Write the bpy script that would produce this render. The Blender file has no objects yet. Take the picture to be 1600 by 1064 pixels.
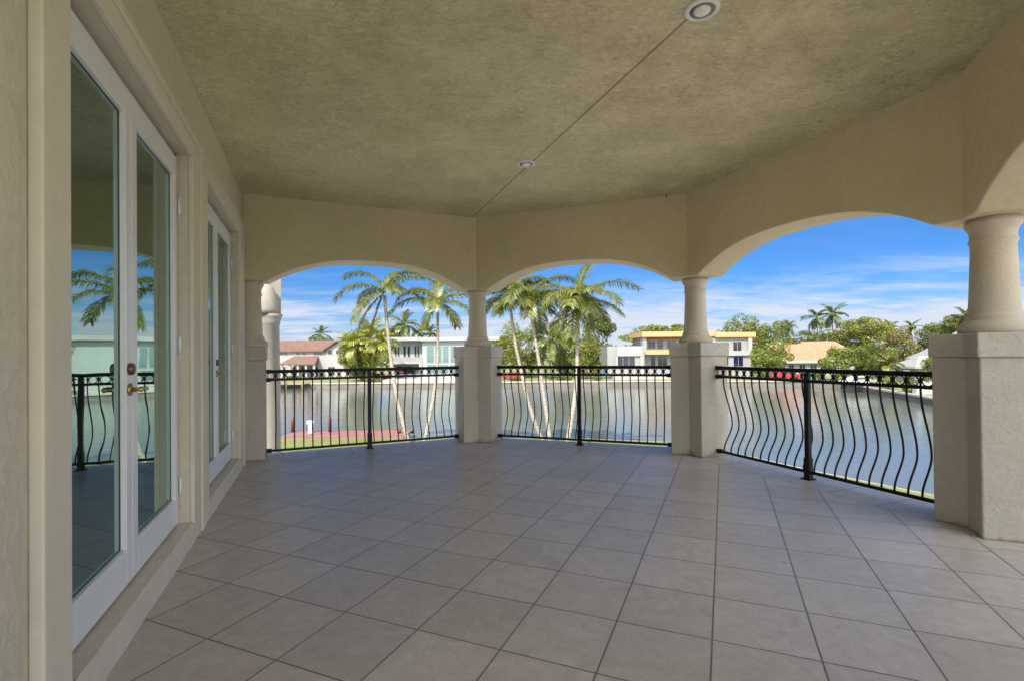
import bpy, bmesh, math, random
from mathutils import Vector, Matrix, noise
R = math.radians
PI = math.pi
sc = bpy.context.scene

# ------------------------------------------------------------------ camera
H = 1.32                                  # eye above the balcony floor
F, CY, PITCH, ROLL = 780.18, 13.67, 0.00795, 0.00996
cam_d = bpy.data.cameras.new("camera")
cam = bpy.data.objects.new("camera", cam_d)
sc.collection.objects.link(cam)
sc.camera = cam
cam_d.sensor_width = 36.0
cam_d.lens = F / 1600 * 36.0
cam_d.shift_y = CY / 1600
cam_d.clip_start = 0.05
cam_d.clip_end = 6000
cp, sp = math.cos(PITCH), math.sin(PITCH)
r0, fw, u0 = Vector((1, 0, 0)), Vector((0, cp, sp)), Vector((0, -sp, cp))
cr, sr = math.cos(ROLL), math.sin(ROLL)
xr, yu = r0 * cr - u0 * sr, u0 * cr + r0 * sr
M = Matrix((xr, yu, -fw)).transposed().to_4x4()
M.translation = Vector((0, 0, H))
cam.matrix_world = M

# ------------------------------------------------------------------ light
SUN_EL, SUN_AZ = R(46), R(204)            # azimuth from +Y towards +X: behind the house, to the left
sdir = Vector((math.sin(SUN_AZ) * math.cos(SUN_EL), math.cos(SUN_AZ) * math.cos(SUN_EL), math.sin(SUN_EL)))
sun_d = bpy.data.lights.new("sun", 'SUN')
sun_d.energy = 3.0
sun_d.angle = R(0.5)
sun_d.color = (1.0, 0.94, 0.83)
sun = bpy.data.objects.new("sun", sun_d)
sc.collection.objects.link(sun)
sun.rotation_euler = sdir.to_track_quat('Z', 'Y').to_euler()

world = bpy.data.worlds.new("World")
sc.world = world
world.use_nodes = True
wt = world.node_tree
wt.nodes.clear()
wo = wt.nodes.new('ShaderNodeOutputWorld')
bg = wt.nodes.new('ShaderNodeBackground')
bg.inputs['Strength'].default_value = 0.10
sky = wt.nodes.new('ShaderNodeTexSky')
sky.sky_type = 'NISHITA'
sky.sun_disc = False
sky.sun_elevation = SUN_EL
sky.sun_rotation = SUN_AZ
sky.air_density = 1.0
sky.dust_density = 0.4
sky.ozone_density = 2.5


def wmath(op, a, b=None, c=None):
    n = wt.nodes.new('ShaderNodeMath')
    n.operation = op
    for k, v in enumerate((a, b, c)):
        if v is None:
            continue
        if isinstance(v, (int, float)):
            n.inputs[k].default_value = v
        else:
            wt.links.new(v, n.inputs[k])
    return n.outputs[0]


tc = wt.nodes.new('ShaderNodeTexCoord')
sep = wt.nodes.new('ShaderNodeSeparateXYZ')
wt.links.new(tc.outputs['Generated'], sep.inputs[0])
zc = wmath('ADD', wmath('MAXIMUM', sep.outputs[2], 0.0), 0.10)
cmb = wt.nodes.new('ShaderNodeCombineXYZ')
wt.links.new(wmath('DIVIDE', sep.outputs[0], zc), cmb.inputs[0])
wt.links.new(wmath('DIVIDE', sep.outputs[1], zc), cmb.inputs[1])
mp = wt.nodes.new('ShaderNodeMapping')
mp.inputs['Rotation'].default_value = (0, 0, R(-24))
mp.inputs['Scale'].default_value = (0.55, 1.7, 1)
wt.links.new(cmb.outputs[0], mp.inputs[0])
nz = wt.nodes.new('ShaderNodeTexNoise')
nz.inputs['Scale'].default_value = 1.3
nz.inputs['Detail'].default_value = 9
nz.inputs['Roughness'].default_value = 0.62
nz.inputs['Distortion'].default_value = 0.5
wt.links.new(mp.outputs[0], nz.inputs['Vector'])
rmp = wt.nodes.new('ShaderNodeMapRange')
rmp.inputs[1].default_value = 0.47
rmp.inputs[2].default_value = 0.74
wt.links.new(nz.outputs['Fac'], rmp.inputs[0])
low = wt.nodes.new('ShaderNodeMapRange')          # cloud bank near the horizon
low.inputs[1].default_value = 0.155
low.inputs[2].default_value = 0.04
wt.links.new(sep.outputs[2], low.inputs[0])
cl = wmath('MULTIPLY', rmp.outputs[0], wmath('ADD', wmath('MULTIPLY', low.outputs[0], 1.0), 0.07))
cl2 = wmath('ADD', cl, wmath('MULTIPLY', wmath('MULTIPLY', low.outputs[0], low.outputs[0]), 0.45))
mpb = wt.nodes.new('ShaderNodeMapping')
mpb.inputs['Scale'].default_value = (2.6, 2.6, 13.0)
mpb.inputs['Rotation'].default_value = (R(5), R(-4), 0)
wt.links.new(tc.outputs['Generated'], mpb.inputs[0])
nzb = wt.nodes.new('ShaderNodeTexNoise')
nzb.inputs['Scale'].default_value = 1.9
nzb.inputs['Detail'].default_value = 9
nzb.inputs['Roughness'].default_value = 0.6
nzb.inputs['Distortion'].default_value = 0.35
wt.links.new(mpb.outputs[0], nzb.inputs['Vector'])
bkr = wt.nodes.new('ShaderNodeMapRange')
bkr.inputs[1].default_value = 0.45
bkr.inputs[2].default_value = 0.58
wt.links.new(nzb.outputs['Fac'], bkr.inputs[0])
cl2 = wmath('ADD', cl2, wmath('MULTIPLY', bkr.outputs[0], wmath('MULTIPLY', low.outputs[0], 0.72)))
cl3 = wmath('MINIMUM', cl2, 0.88)
tint = wt.nodes.new('ShaderNodeMix')
tint.data_type = 'RGBA'
tint.blend_type = 'MULTIPLY'
tint.inputs[0].default_value = 1.0
wt.links.new(sky.outputs[0], tint.inputs[6])
tint.inputs[7].default_value = (0.128, 0.290, 0.520, 1)
mx = wt.nodes.new('ShaderNodeMix')
mx.data_type = 'RGBA'
wt.links.new(cl3, mx.inputs[0])
wt.links.new(tint.outputs[2], mx.inputs[6])
mx.inputs[7].default_value = (3.1, 3.25, 3.6, 1)
# bright clouds added to the unseen sky behind the viewer as fill light
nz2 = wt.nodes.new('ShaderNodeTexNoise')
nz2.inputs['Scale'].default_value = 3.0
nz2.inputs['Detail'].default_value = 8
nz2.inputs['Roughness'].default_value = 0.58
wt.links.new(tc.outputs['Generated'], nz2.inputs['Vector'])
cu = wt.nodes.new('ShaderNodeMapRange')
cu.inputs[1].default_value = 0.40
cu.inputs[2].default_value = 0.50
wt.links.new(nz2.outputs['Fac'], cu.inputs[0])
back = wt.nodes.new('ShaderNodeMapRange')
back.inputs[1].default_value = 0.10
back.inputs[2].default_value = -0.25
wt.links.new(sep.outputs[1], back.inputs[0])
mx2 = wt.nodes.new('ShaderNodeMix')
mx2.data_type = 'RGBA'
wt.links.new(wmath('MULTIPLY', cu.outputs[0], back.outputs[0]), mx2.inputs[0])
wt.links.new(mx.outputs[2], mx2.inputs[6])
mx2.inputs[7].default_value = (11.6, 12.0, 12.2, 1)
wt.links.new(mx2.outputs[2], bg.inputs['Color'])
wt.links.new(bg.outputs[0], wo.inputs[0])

sc.view_settings.view_transform = 'Standard'
sc.view_settings.look = 'None'
sc.view_settings.exposure = 1.36
sc.view_settings.gamma = 1.0
sc.cycles.max_bounces = 14
sc.cycles.diffuse_bounces = 7
sc.cycles.glossy_bounces = 4
sc.cycles.transparent_max_bounces = 16
sc.cycles.use_denoising = True
sc.cycles.sample_clamp_indirect = 8.0

rnd = random.Random(11)

# ------------------------------------------------------------------ helpers


class MB:
    """collects faces; build() links them as one mesh object"""

    def __init__(self):
        self.v, self.f, self.sm, self.mi = [], [], [], []

    def add(self, vs, fs, smooth=False, mi=0):
        o = len(self.v)
        self.v += [tuple(p) for p in vs]
        for f in fs:
            self.f.append([o + i for i in f])
            self.sm.append(smooth)
            self.mi.append(mi)

    def box(self, x0, x1, y0, y1, z0, z1, T=None, mi=0):
        vs = [Vector((x, y, z)) for z in (z0, z1) for y in (y0, y1) for x in (x0, x1)]
        if T is not None:
            vs = [T @ p for p in vs]
        self.add(vs, [(0, 2, 3, 1), (4, 5, 7, 6), (0, 1, 5, 4), (2, 6, 7, 3), (0, 4, 6, 2), (1, 3, 7, 5)], mi=mi)
        return self

    def prism(self, poly, z0, z1, mi=0):
        n = len(poly)
        a = sum(poly[i][0] * poly[(i + 1) % n][1] - poly[(i + 1) % n][0] * poly[i][1] for i in range(n))
        if a < 0:
            poly = poly[::-1]
        vs = [(p[0], p[1], z0) for p in poly] + [(p[0], p[1], z1) for p in poly]
        fs = [tuple(range(n))[::-1], tuple(range(n, 2 * n))]
        for i in range(n):
            j = (i + 1) % n
            fs.append((i, j, n + j, n + i))
        self.add(vs, fs, mi=mi)
        return self

    def tube(self, pts, rad, n=6, caps=True, smooth=True, mi=0):
        pts = [Vector(p) for p in pts]
        if isinstance(rad, (int, float)):
            rad = [rad] * len(pts)
        vs, fs = [], []
        ref = None
        for i, p in enumerate(pts):
            a = pts[max(0, i - 1)]
            b = pts[min(len(pts) - 1, i + 1)]
            t = (b - a).normalized()
            if ref is None:
                ref = Vector((1, 0, 0)) if abs(t.x) < 0.9 else Vector((0, 1, 0))
            x = (ref - t * ref.dot(t)).normalized()
            ref = x
            y = t.cross(x)
            for k in range(n):
                q = 2 * PI * (k + 0.5) / n
                vs.append(p + (x * math.cos(q) + y * math.sin(q)) * rad[i])
        for i in range(len(pts) - 1):
            for k in range(n):
                k2 = (k + 1) % n
                fs.append((i * n + k, i * n + k2, (i + 1) * n + k2, (i + 1) * n + k))
        if caps:
            fs.append(tuple(range(n))[::-1])
            fs.append(tuple(range((len(pts) - 1) * n, len(pts) * n)))
        self.add(vs, fs, smooth, mi)
        return self

    def lathe(self, c, prof, n=28, smooth=True, caps=True, jitter=0.0, mi=0):
        vs, fs = [], []
        for r, z in prof:
            for k in range(n):
                q = 2 * PI * k / n
                vs.append((c[0] + r * math.cos(q), c[1] + r * math.sin(q), c[2] + z))
        for i in range(len(prof) - 1):
            for k in range(n):
                k2 = (k + 1) % n
                fs.append((i * n + k, i * n + k2, (i + 1) * n + k2, (i + 1) * n + k))
        if caps:
            fs.append(tuple(range(n))[::-1])
            fs.append(tuple(range((len(prof) - 1) * n, len(prof) * n)))
        self.add(vs, fs, smooth, mi)
        return self

    def ring(self, c, u, v, Rr, r, n=16, m=6):
        c, u, v = Vector(c), Vector(u), Vector(v)
        w = u.cross(v)
        vs, fs = [], []
        for i in range(n):
            q = 2 * PI * i / n
            d = u * math.cos(q) + v * math.sin(q)
            for k in range(m):
                s = 2 * PI * k / m
                vs.append(c + d * (Rr + r * math.cos(s)) + w * (r * math.sin(s)))
        for i in range(n):
            i2 = (i + 1) % n
            for k in range(m):
                k2 = (k + 1) % m
                fs.append((i * m + k, i2 * m + k, i2 * m + k2, i * m + k2))
        self.add(vs, fs, True)
        return self

    def build(self, name, mat, parent=None, bevel=0.0):
        me = bpy.data.meshes.new(name)
        me.from_pydata(self.v, [], self.f)
        me.polygons.foreach_set('use_smooth', self.sm)
        mats = mat if isinstance(mat, (list, tuple)) else [mat]
        for m_ in mats:
            me.materials.append(m_)
        if len(mats) > 1:
            me.polygons.foreach_set('material_index', self.mi)
        me.update()
        ob = bpy.data.objects.new(name, me)
        sc.collection.objects.link(ob)
        if parent is not None:
            ob.parent = parent
            ob.matrix_parent_inverse = Matrix.Translation(parent.location).inverted() if parent.rotation_euler.z == 0 else Matrix.Identity(4)
        if bevel:
            b = ob.modifiers.new('bevel', 'BEVEL')
            b.width = bevel
            b.segments = 2
            b.limit_method = 'ANGLE'
            b.angle_limit = R(40)
        return ob


def tag(o, label=None, cat=None, group=None, kind=None):
    if label:
        o['label'] = label
    if cat:
        o['category'] = cat
    if group:
        o['group'] = group
    if kind:
        o['kind'] = kind
    return o


def thing(name, loc, label, cat, group=None):
    o = bpy.data.objects.new(name, None)
    sc.collection.objects.link(o)
    o.location = loc
    o.empty_display_size = 0.3
    return tag(o, label, cat, group)


def ray(x, y):
    """direction through a point of the 1600 x 1064 photograph"""
    u, v = x - 800, y - 532 - CY
    c, s = math.cos(ROLL), math.sin(ROLL)
    u, v = c * u - s * v, s * u + c * v
    a, b = 1.0, -v / F
    return Vector((u / F, cp * a - sp * b, sp * a + cp * b))


def at(x, y, Y):
    d = ray(x, y)
    return Vector((d.x * Y / d.y, Y, H + d.z * Y / d.y))


# ------------------------------------------------------------------ materials


def mat_base(name):
    m = bpy.data.materials.new(name)
    m.use_nodes = True
    nt = m.node_tree
    return m, nt, nt.nodes['Principled BSDF']


def nd(nt, t, **kw):
    n = nt.nodes.new(t)
    for k, v in kw.items():
        setattr(n, k, v)
    return n


def noise_n(nt, vec, scale, detail=4, rough=0.55, dist=0.0):
    n = nd(nt, 'ShaderNodeTexNoise')
    n.inputs['Scale'].default_value = scale
    n.inputs['Detail'].default_value = detail
    n.inputs['Roughness'].default_value = rough
    n.inputs['Distortion'].default_value = dist
    nt.links.new(vec, n.inputs['Vector'])
    return n.outputs['Fac']


def ramp(nt, fac, stops):
    r = nd(nt, 'ShaderNodeValToRGB')
    el = r.color_ramp.elements
    while len(el) < len(stops):
        el.new(0.5)
    for e, (p, c) in zip(el, stops):
        e.position = p
        e.color = (c[0], c[1], c[2], 1)
    nt.links.new(fac, r.inputs[0])
    return r.outputs[0]


def mrange(nt, v, a, b, c=0.0, d=1.0):
    r = nd(nt, 'ShaderNodeMapRange')
    for i, x in enumerate((a, b, c, d)):
        r.inputs[i + 1].default_value = x
    nt.links.new(v, r.inputs[0])
    return r.outputs[0]


def mixc(nt, fac, a, b, blend='MIX'):
    m = nd(nt, 'ShaderNodeMix', data_type='RGBA', blend_type=blend)
    for v, k in ((fac, 0), (a, 6), (b, 7)):
        if isinstance(v, (int, float)):
            m.inputs[k].default_value = v
        elif isinstance(v, tuple):
            m.inputs[k].default_value = (v[0], v[1], v[2], 1)
        else:
            nt.links.new(v, m.inputs[k])
    return m.outputs[2]


def mth(nt, op, a, b=None):
    n = nd(nt, 'ShaderNodeMath', operation=op)
    for k, v in enumerate((a, b)):
        if v is None:
            continue
        if isinstance(v, (int, float)):
            n.inputs[k].default_value = v
        else:
            nt.links.new(v, n.inputs[k])
    return n.outputs[0]


def bump(nt, bsdf, height, strength, dist):
    b = nd(nt, 'ShaderNodeBump')
    b.inputs['Strength'].default_value = strength
    b.inputs['Distance'].default_value = dist
    nt.links.new(height, b.inputs['Height'])
    nt.links.new(b.outputs[0], bsdf.inputs['Normal'])


def objco(nt):
    return nd(nt, 'ShaderNodeTexCoord').outputs['Object']


def stucco(name, c1, c2, scale=22, strength=0.35, dist=0.01, mottle=1.2, rough=0.85, grime=False, contrast=(0.40, 0.62)):
    m, nt, b = mat_base(name)
    co = objco(nt)
    big = noise_n(nt, co, mottle, 5, 0.6)
    fine = noise_n(nt, co, scale, 7, 0.68, 0.6)
    midn = noise_n(nt, co, 8.5, 6, 0.68, 0.8)
    mix = mth(nt, 'ADD', mth(nt, 'MULTIPLY', big, 0.38), mth(nt, 'ADD', mth(nt, 'MULTIPLY', fine, 0.32), mth(nt, 'MULTIPLY', midn, 0.30)))
    base = ramp(nt, mix, [(contrast[0], c1), (contrast[1], c2)])
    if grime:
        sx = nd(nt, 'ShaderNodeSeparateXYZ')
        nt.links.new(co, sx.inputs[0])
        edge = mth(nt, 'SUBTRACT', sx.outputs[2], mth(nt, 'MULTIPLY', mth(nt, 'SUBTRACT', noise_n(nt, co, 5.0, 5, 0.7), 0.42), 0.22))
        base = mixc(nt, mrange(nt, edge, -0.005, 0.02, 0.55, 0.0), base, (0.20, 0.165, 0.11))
        drip = noise_n(nt, co, 11, 6, 0.7, 1.0)
        base = mixc(nt, mrange(nt, drip, 0.64, 0.74, 0.0, 0.35), base, (0.30, 0.25, 0.17))
    nt.links.new(base, b.inputs['Base Color'])
    b.inputs['Roughness'].default_value = rough
    b.inputs['Specular IOR Level'].default_value = 0.25
    bump(nt, b, fine, strength, dist)
    return m


def plain(name, c, rough=0.5, metal=0.0, var=0.08, scale=6.0, bumpv=0.0, bscale=60):
    m, nt, b = mat_base(name)
    co = objco(nt)
    f = noise_n(nt, co, scale, 4)
    nt.links.new(ramp(nt, f, [(0.3, tuple(x * (1 - var) for x in c)), (0.7, tuple(min(1, x * (1 + var)) for x in c))]), b.inputs['Base Color'])
    b.inputs['Roughness'].default_value = rough
    b.inputs['Metallic'].default_value = metal
    if bumpv:
        bump(nt, b, noise_n(nt, co, bscale, 4), bumpv, 0.01)
    return m


WALL = stucco('stucco_wall', (0.55, 0.50, 0.40), (0.66, 0.60, 0.48), 20, 0.8, 0.014)
BEAM = stucco('stucco_beam', (0.54, 0.475, 0.31), (0.64, 0.565, 0.38), 24, 0.75, 0.012)
TRIM = stucco('painted_trim', (0.60, 0.55, 0.45), (0.68, 0.625, 0.52), 40, 0.10, 0.003)
SILL = stucco('sill_stone', (0.56, 0.51, 0.44), (0.68, 0.63, 0.55), 26, 0.5, 0.01)
PED = stucco('pedestal_stucco', (0.43, 0.40, 0.345), (0.51, 0.475, 0.40), 22, 0.85, 0.014, grime=True)
OUTW = stucco('outside_stucco', (0.30, 0.275, 0.235), (0.37, 0.345, 0.295), 30, 0.3, 0.006)
ROOMW = plain('room_paint', (0.62, 0.60, 0.54), 0.8)
ROOMF = plain('room_floor', (0.36, 0.30, 0.24), 0.4)


def ceiling_mat():
    m, nt, b = mat_base('knockdown_ceiling')
    co = objco(nt)
    big = noise_n(nt, co, 0.9, 4, 0.6)
    def strokes(ang, sc_):
        mp_ = nd(nt, 'ShaderNodeMapping')
        mp_.inputs['Rotation'].default_value = (0, 0, R(ang))
        mp_.inputs['Scale'].default_value = (1.0, 1.9, 1.0)
        nt.links.new(co, mp_.inputs[0])
        return noise_n(nt, mp_.outputs[0], sc_, 7, 0.68, 0.9)
    m1 = mrange(nt, noise_n(nt, co, 2.6, 3, 0.5), 0.44, 0.56)
    m2 = mrange(nt, noise_n(nt, co, 3.3, 3, 0.5, 0.4), 0.44, 0.56)
    def lerp(f_, u, v):
        return mth(nt, 'ADD', mth(nt, 'MULTIPLY', u, mth(nt, 'SUBTRACT', 1.0, f_)), mth(nt, 'MULTIPLY', v, f_))
    tex = lerp(m2, lerp(m1, strokes(20, 19), strokes(-35, 22)), lerp(m1, strokes(75, 20), strokes(-80, 18)))
    patch = mrange(nt, noise_n(nt, co, 1.7, 5, 0.65), 0.38, 0.62)
    plat = mrange(nt, tex, 0.36, 0.62)
    c = mixc(nt, plat, (0.60, 0.525, 0.335), (0.90, 0.82, 0.575))
    c = mixc(nt, patch, mixc(nt, 1.0, c, (0.80, 0.79, 0.77), 'MULTIPLY'), c)
    c = mixc(nt, mrange(nt, big, 0.35, 0.65, 0, 0.35), c, (0.64, 0.59, 0.34))
    nt.links.new(c, b.inputs['Base Color'])
    b.inputs['Roughness'].default_value = 0.8
    b.inputs['Specular IOR Level'].default_value = 0.25
    bump(nt, b, plat, 0.85, 0.012)
    return m


CEIL = ceiling_mat()


def coquina():
    m, nt, b = mat_base('coral_stone')
    co = objco(nt)
    a = noise_n(nt, co, 5, 5, 0.6)
    f = noise_n(nt, co, 60, 6, 0.7)
    v = nd(nt, 'ShaderNodeTexVoronoi')
    v.inputs['Scale'].default_value = 48
    nt.links.new(co, v.inputs['Vector'])
    pit = mrange(nt, v.outputs['Distance'], 0.08, 0.26)
    c = mixc(nt, a, (0.46, 0.395, 0.31), (0.62, 0.55, 0.44))
    c = mixc(nt, mrange(nt, f, 0.35, 0.6), mixc(nt, 0.5, c, (0.42, 0.35, 0.26)), c)
    nt.links.new(c, b.inputs['Base Color'])
    b.inputs['Roughness'].default_value = 0.85
    b.inputs['Specular IOR Level'].default_value = 0.25
    bump(nt, b, mth(nt, 'ADD', mth(nt, 'MULTIPLY', pit, 0.4), f), 0.5, 0.006)
    return m


STONE = coquina()

TILE = 0.435


def tile_mat(name, use_uv=False):
    m, nt, b = mat_base(name)
    tcn = nd(nt, 'ShaderNodeTexCoord')
    if use_uv:
        tv = tcn.outputs['UV']
    else:
        sub = nd(nt, 'ShaderNodeVectorMath', operation='SUBTRACT')
        nt.links.new(tcn.outputs['Object'], sub.inputs[0])
        sub.inputs[1].default_value = (2.0775 * TILE, 5.2848 * TILE, 0)
        rot = nd(nt, 'ShaderNodeVectorRotate', rotation_type='Z_AXIS')
        rot.inputs['Angle'].default_value = 0.4011
        nt.links.new(sub.outputs[0], rot.inputs['Vector'])
        scl = nd(nt, 'ShaderNodeVectorMath', operation='SCALE')
        scl.inputs['Scale'].default_value = 1 / TILE
        nt.links.new(rot.outputs[0], scl.inputs[0])
        tv = scl.outputs[0]
    fr = nd(nt, 'ShaderNodeVectorMath', operation='FRACTION')
    nt.links.new(tv, fr.inputs[0])
    s = nd(nt, 'ShaderNodeSeparateXYZ')
    nt.links.new(fr.outputs[0], s.inputs[0])
    ex = mth(nt, 'MINIMUM', s.outputs[0], mth(nt, 'SUBTRACT', 1.0, s.outputs[0]))
    ey = mth(nt, 'MINIMUM', s.outputs[1], mth(nt, 'SUBTRACT', 1.0, s.outputs[1]))
    e = mth(nt, 'MINIMUM', ex, ey)
    wob = mth(nt, 'MULTIPLY', mth(nt, 'SUBTRACT', noise_n(nt, tv, 14, 4), 0.5), 0.006)
    e = mth(nt, 'ADD', e, wob)
    body = mrange(nt, e, 0.0065, 0.012)
    fl = nd(nt, 'ShaderNodeVectorMath', operation='FLOOR')
    nt.links.new(tv, fl.inputs[0])
    wn = nd(nt, 'ShaderNodeTexWhiteNoise', noise_dimensions='3D')
    nt.links.new(fl.outputs[0], wn.inputs['Vector'])
    # every tile gets its own cut of the slate pattern
    off = nd(nt, 'ShaderNodeVectorMath', operation='SCALE')
    off.inputs['Scale'].default_value = 37.0
    nt.links.new(wn.outputs['Color'], off.inputs[0])
    ad = nd(nt, 'ShaderNodeVectorMath', operation='ADD')
    nt.links.new(tv, ad.inputs[0])
    nt.links.new(off.outputs[0], ad.inputs[1])
    n1 = noise_n(nt, ad.outputs[0], 3.2, 7, 0.66, 1.4)
    n2 = noise_n(nt, ad.outputs[0], 22, 6, 0.7, 0.6)
    n3 = noise_n(nt, ad.outputs[0], 90, 3, 0.6)
    co_r = ramp(nt, n1, [(0.28, (0.455, 0.415, 0.385)), (0.72, (0.61, 0.565, 0.53))])
    c = mixc(nt, mrange(nt, n2, 0.30, 0.70), mixc(nt, 1.0, co_r, (0.84, 0.83, 0.83), 'MULTIPLY'), co_r)
    c = mixc(nt, mrange(nt, n3, 0.25, 0.36), mixc(nt, 0.62, c, (0.20, 0.18, 0.165)), c)
    spot = noise_n(nt, tcn.outputs['Object'], 7.5, 2, 0.4)
    c = mixc(nt, mrange(nt, spot, 0.185, 0.205), (0.09, 0.075, 0.06), c)
    bright = mrange(nt, wn.outputs['Value'], 0, 1, 0.93, 1.06)
    cc = nd(nt, 'ShaderNodeVectorMath', operation='SCALE')
    nt.links.new(c, cc.inputs[0])
    nt.links.new(bright, cc.inputs['Scale'])
    stain = noise_n(nt, tcn.outputs['Object'], 0.8, 5, 0.62)
    c2 = mixc(nt, mrange(nt, stain, 0.50, 0.72, 0, 0.28), cc.outputs[0], (0.62, 0.57, 0.53))
    final = mixc(nt, body, mixc(nt, noise_n(nt, tcn.outputs['Object'], 1.6, 4), (0.09, 0.078, 0.068), (0.20, 0.178, 0.158)), c2)
    nt.links.new(final, b.inputs['Base Color'])
    nt.links.new(mrange(nt, n2, 0.3, 0.7, 0.30, 0.48), b.inputs['Roughness'])
    b.inputs['Specular IOR Level'].default_value = 0.5
    hgt = mth(nt, 'ADD', mth(nt, 'MULTIPLY', body, 1.2), mth(nt, 'ADD', mth(nt, 'MULTIPLY', n1, 0.55), mth(nt, 'MULTIPLY', n2, 0.45)))
    bump(nt, b, hgt, 0.13, 0.006)
    return m


TILES = tile_mat('slate_look_tile')
TILEB = tile_mat('slate_look_border_tile', True)
GROUT = plain('grout', (0.16, 0.135, 0.115), 0.9)
WHITE = plain('white_paint', (0.74, 0.75, 0.78), 0.35, var=0.03, scale=3)
DARK = plain('dark_gasket', (0.03, 0.03, 0.03), 0.6)
IRON = plain('black_iron', (0.005, 0.005, 0.006), 0.5, var=0.25, scale=30, bumpv=0.12, bscale=140)
IRON.node_tree.nodes['Principled BSDF'].inputs['Specular IOR Level'].default_value = 0.3
BRASS = plain('aged_brass', (0.48, 0.33, 0.14), 0.32, 0.9, var=0.25, scale=60)
BRONZE = plain('bronze', (0.20, 0.11, 0.08), 0.35, 0.8, var=0.2, scale=60)
LAMPW = plain('lamp_white', (0.70, 0.69, 0.66), 0.4, var=0.03)
BAFFLE = plain('lamp_baffle', (0.20, 0.19, 0.17), 0.5)
BULB = plain('lamp_glass', (0.75, 0.75, 0.72), 0.15, var=0.02)


def glass_mat(name, tint, fac_add=0.30, fac_mul=0.65, wav=0.02, refl=(0.80, 0.93, 0.92)):
    m = bpy.data.materials.new(name)
    m.use_nodes = True
    nt = m.node_tree
    nt.nodes.clear()
    out = nd(nt, 'ShaderNodeOutputMaterial')
    tr = nd(nt, 'ShaderNodeBsdfTransparent')
    tr.inputs[0].default_value = (*tint, 1)
    gl = nd(nt, 'ShaderNodeBsdfGlossy')
    gl.inputs['Color'].default_value = (*refl, 1)
    gl.inputs['Roughness'].default_value = 0.0
    lw = nd(nt, 'ShaderNodeLayerWeight')
    lw.inputs['Blend'].default_value = 0.35
    f = mth(nt, 'MINIMUM', mth(nt, 'ADD', mth(nt, 'MULTIPLY', lw.outputs['Fresnel'], fac_mul), fac_add), 0.92)
    co = objco(nt)
    bp = nd(nt, 'ShaderNodeBump')
    bp.inputs['Strength'].default_value = wav
    bp.inputs['Distance'].default_value = 0.05
    nt.links.new(noise_n(nt, co, 2.2, 2, 0.4), bp.inputs['Height'])
    nt.links.new(bp.outputs[0], gl.inputs['Normal'])
    mxs = nd(nt, 'ShaderNodeMixShader')
    nt.links.new(f, mxs.inputs[0])
    nt.links.new(tr.outputs[0], mxs.inputs[1])
    nt.links.new(gl.outputs[0], mxs.inputs[2])
    nt.links.new(mxs.outputs[0], out.inputs[0])
    return m


GLASS = glass_mat('tinted_impact_glass', (0.30, 0.50, 0.44), 0.38, 0.55, refl=(0.74, 0.93, 0.87))


def window_mat(name, c):
    m, nt, b = mat_base(name)
    b.inputs['Base Color'].default_value = (*c, 1)
    b.inputs['Roughness'].default_value = 0.05
    b.inputs['Specular IOR Level'].default_value = 0.6
    return m


WIN = window_mat('far_window_glass', (0.03, 0.035, 0.045))
TEALW = window_mat('teal_window_glass', (0.11, 0.185, 0.19))
NAVYW = window_mat('navy_window_glass', (0.01, 0.015, 0.06))


def water_mat():
    m, nt, b = mat_base('canal_water')
    co = objco(nt)
    mp_ = nd(nt, 'ShaderNodeMapping')
    mp_.inputs['Rotation'].default_value = (0, 0, R(20))
    mp_.inputs['Scale'].default_value = (1.0, 1.5, 1)
    nt.links.new(co, mp_.inputs[0])
    a = noise_n(nt, mp_.outputs[0], 0.55, 3, 0.55, 0.3)
    f = noise_n(nt, mp_.outputs[0], 2.1, 4, 0.6, 0.4)
    big = noise_n(nt, co, 0.05, 3)
    nt.links.new(ramp(nt, big, [(0.35, (0.115, 0.130, 0.115)), (0.65, (0.155, 0.168, 0.15))]), b.inputs['Base Color'])
    b.inputs['Roughness'].default_value = 0.06
    b.inputs['IOR'].default_value = 1.36
    amp = mrange(nt, big, 0.35, 0.65, 0.6, 1.0)
    bump(nt, b, mth(nt, 'MULTIPLY', mth(nt, 'ADD', a, mth(nt, 'MULTIPLY', f, 0.5)), amp), 0.65, 0.06)
    return m


WATER = water_mat()


def ground_mat(name, c1, c2, scale):
    m, nt, b = mat_base(name)
    co = objco(nt)
    a = noise_n(nt, co, scale, 6, 0.6)
    f = noise_n(nt, co, scale * 22, 4, 0.6)
    x = mth(nt, 'ADD', mth(nt, 'MULTIPLY', a, 0.55), mth(nt, 'MULTIPLY', f, 0.45))
    nt.links.new(ramp(nt, x, [(0.36, c1), (0.64, c2)]), b.inputs['Base Color'])
    b.inputs['Roughness'].default_value = 0.9
    bump(nt, b, f, 0.4, 0.05)
    return m


LAWN = ground_mat('lawn_grass', (0.11, 0.14, 0.03), (0.23, 0.235, 0.07), 0.45)
FARG = ground_mat('far_ground', (0.14, 0.17, 0.05), (0.26, 0.26, 0.11), 0.12)
TERR = ground_mat('bounce_terrace_tile', (0.62, 0.55, 0.45), (0.70, 0.63, 0.53), 0.5)  # for the added terrace that bounces sunlight into the balcony
PAVE = ground_mat('bounce_paving_pale', (0.54, 0.50, 0.44), (0.68, 0.64, 0.58), 0.4)  # for the added paving below that bounces sunlight upwards
FPAVE = ground_mat('far_terrace_paving', (0.36, 0.35, 0.335), (0.46, 0.45, 0.435), 0.4)
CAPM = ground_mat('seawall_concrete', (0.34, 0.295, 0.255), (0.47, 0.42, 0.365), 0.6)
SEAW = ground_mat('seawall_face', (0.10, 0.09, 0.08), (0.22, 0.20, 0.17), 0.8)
WOOD = ground_mat('dock_wood', (0.26, 0.19, 0.12), (0.38, 0.29, 0.19), 0.8)
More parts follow.
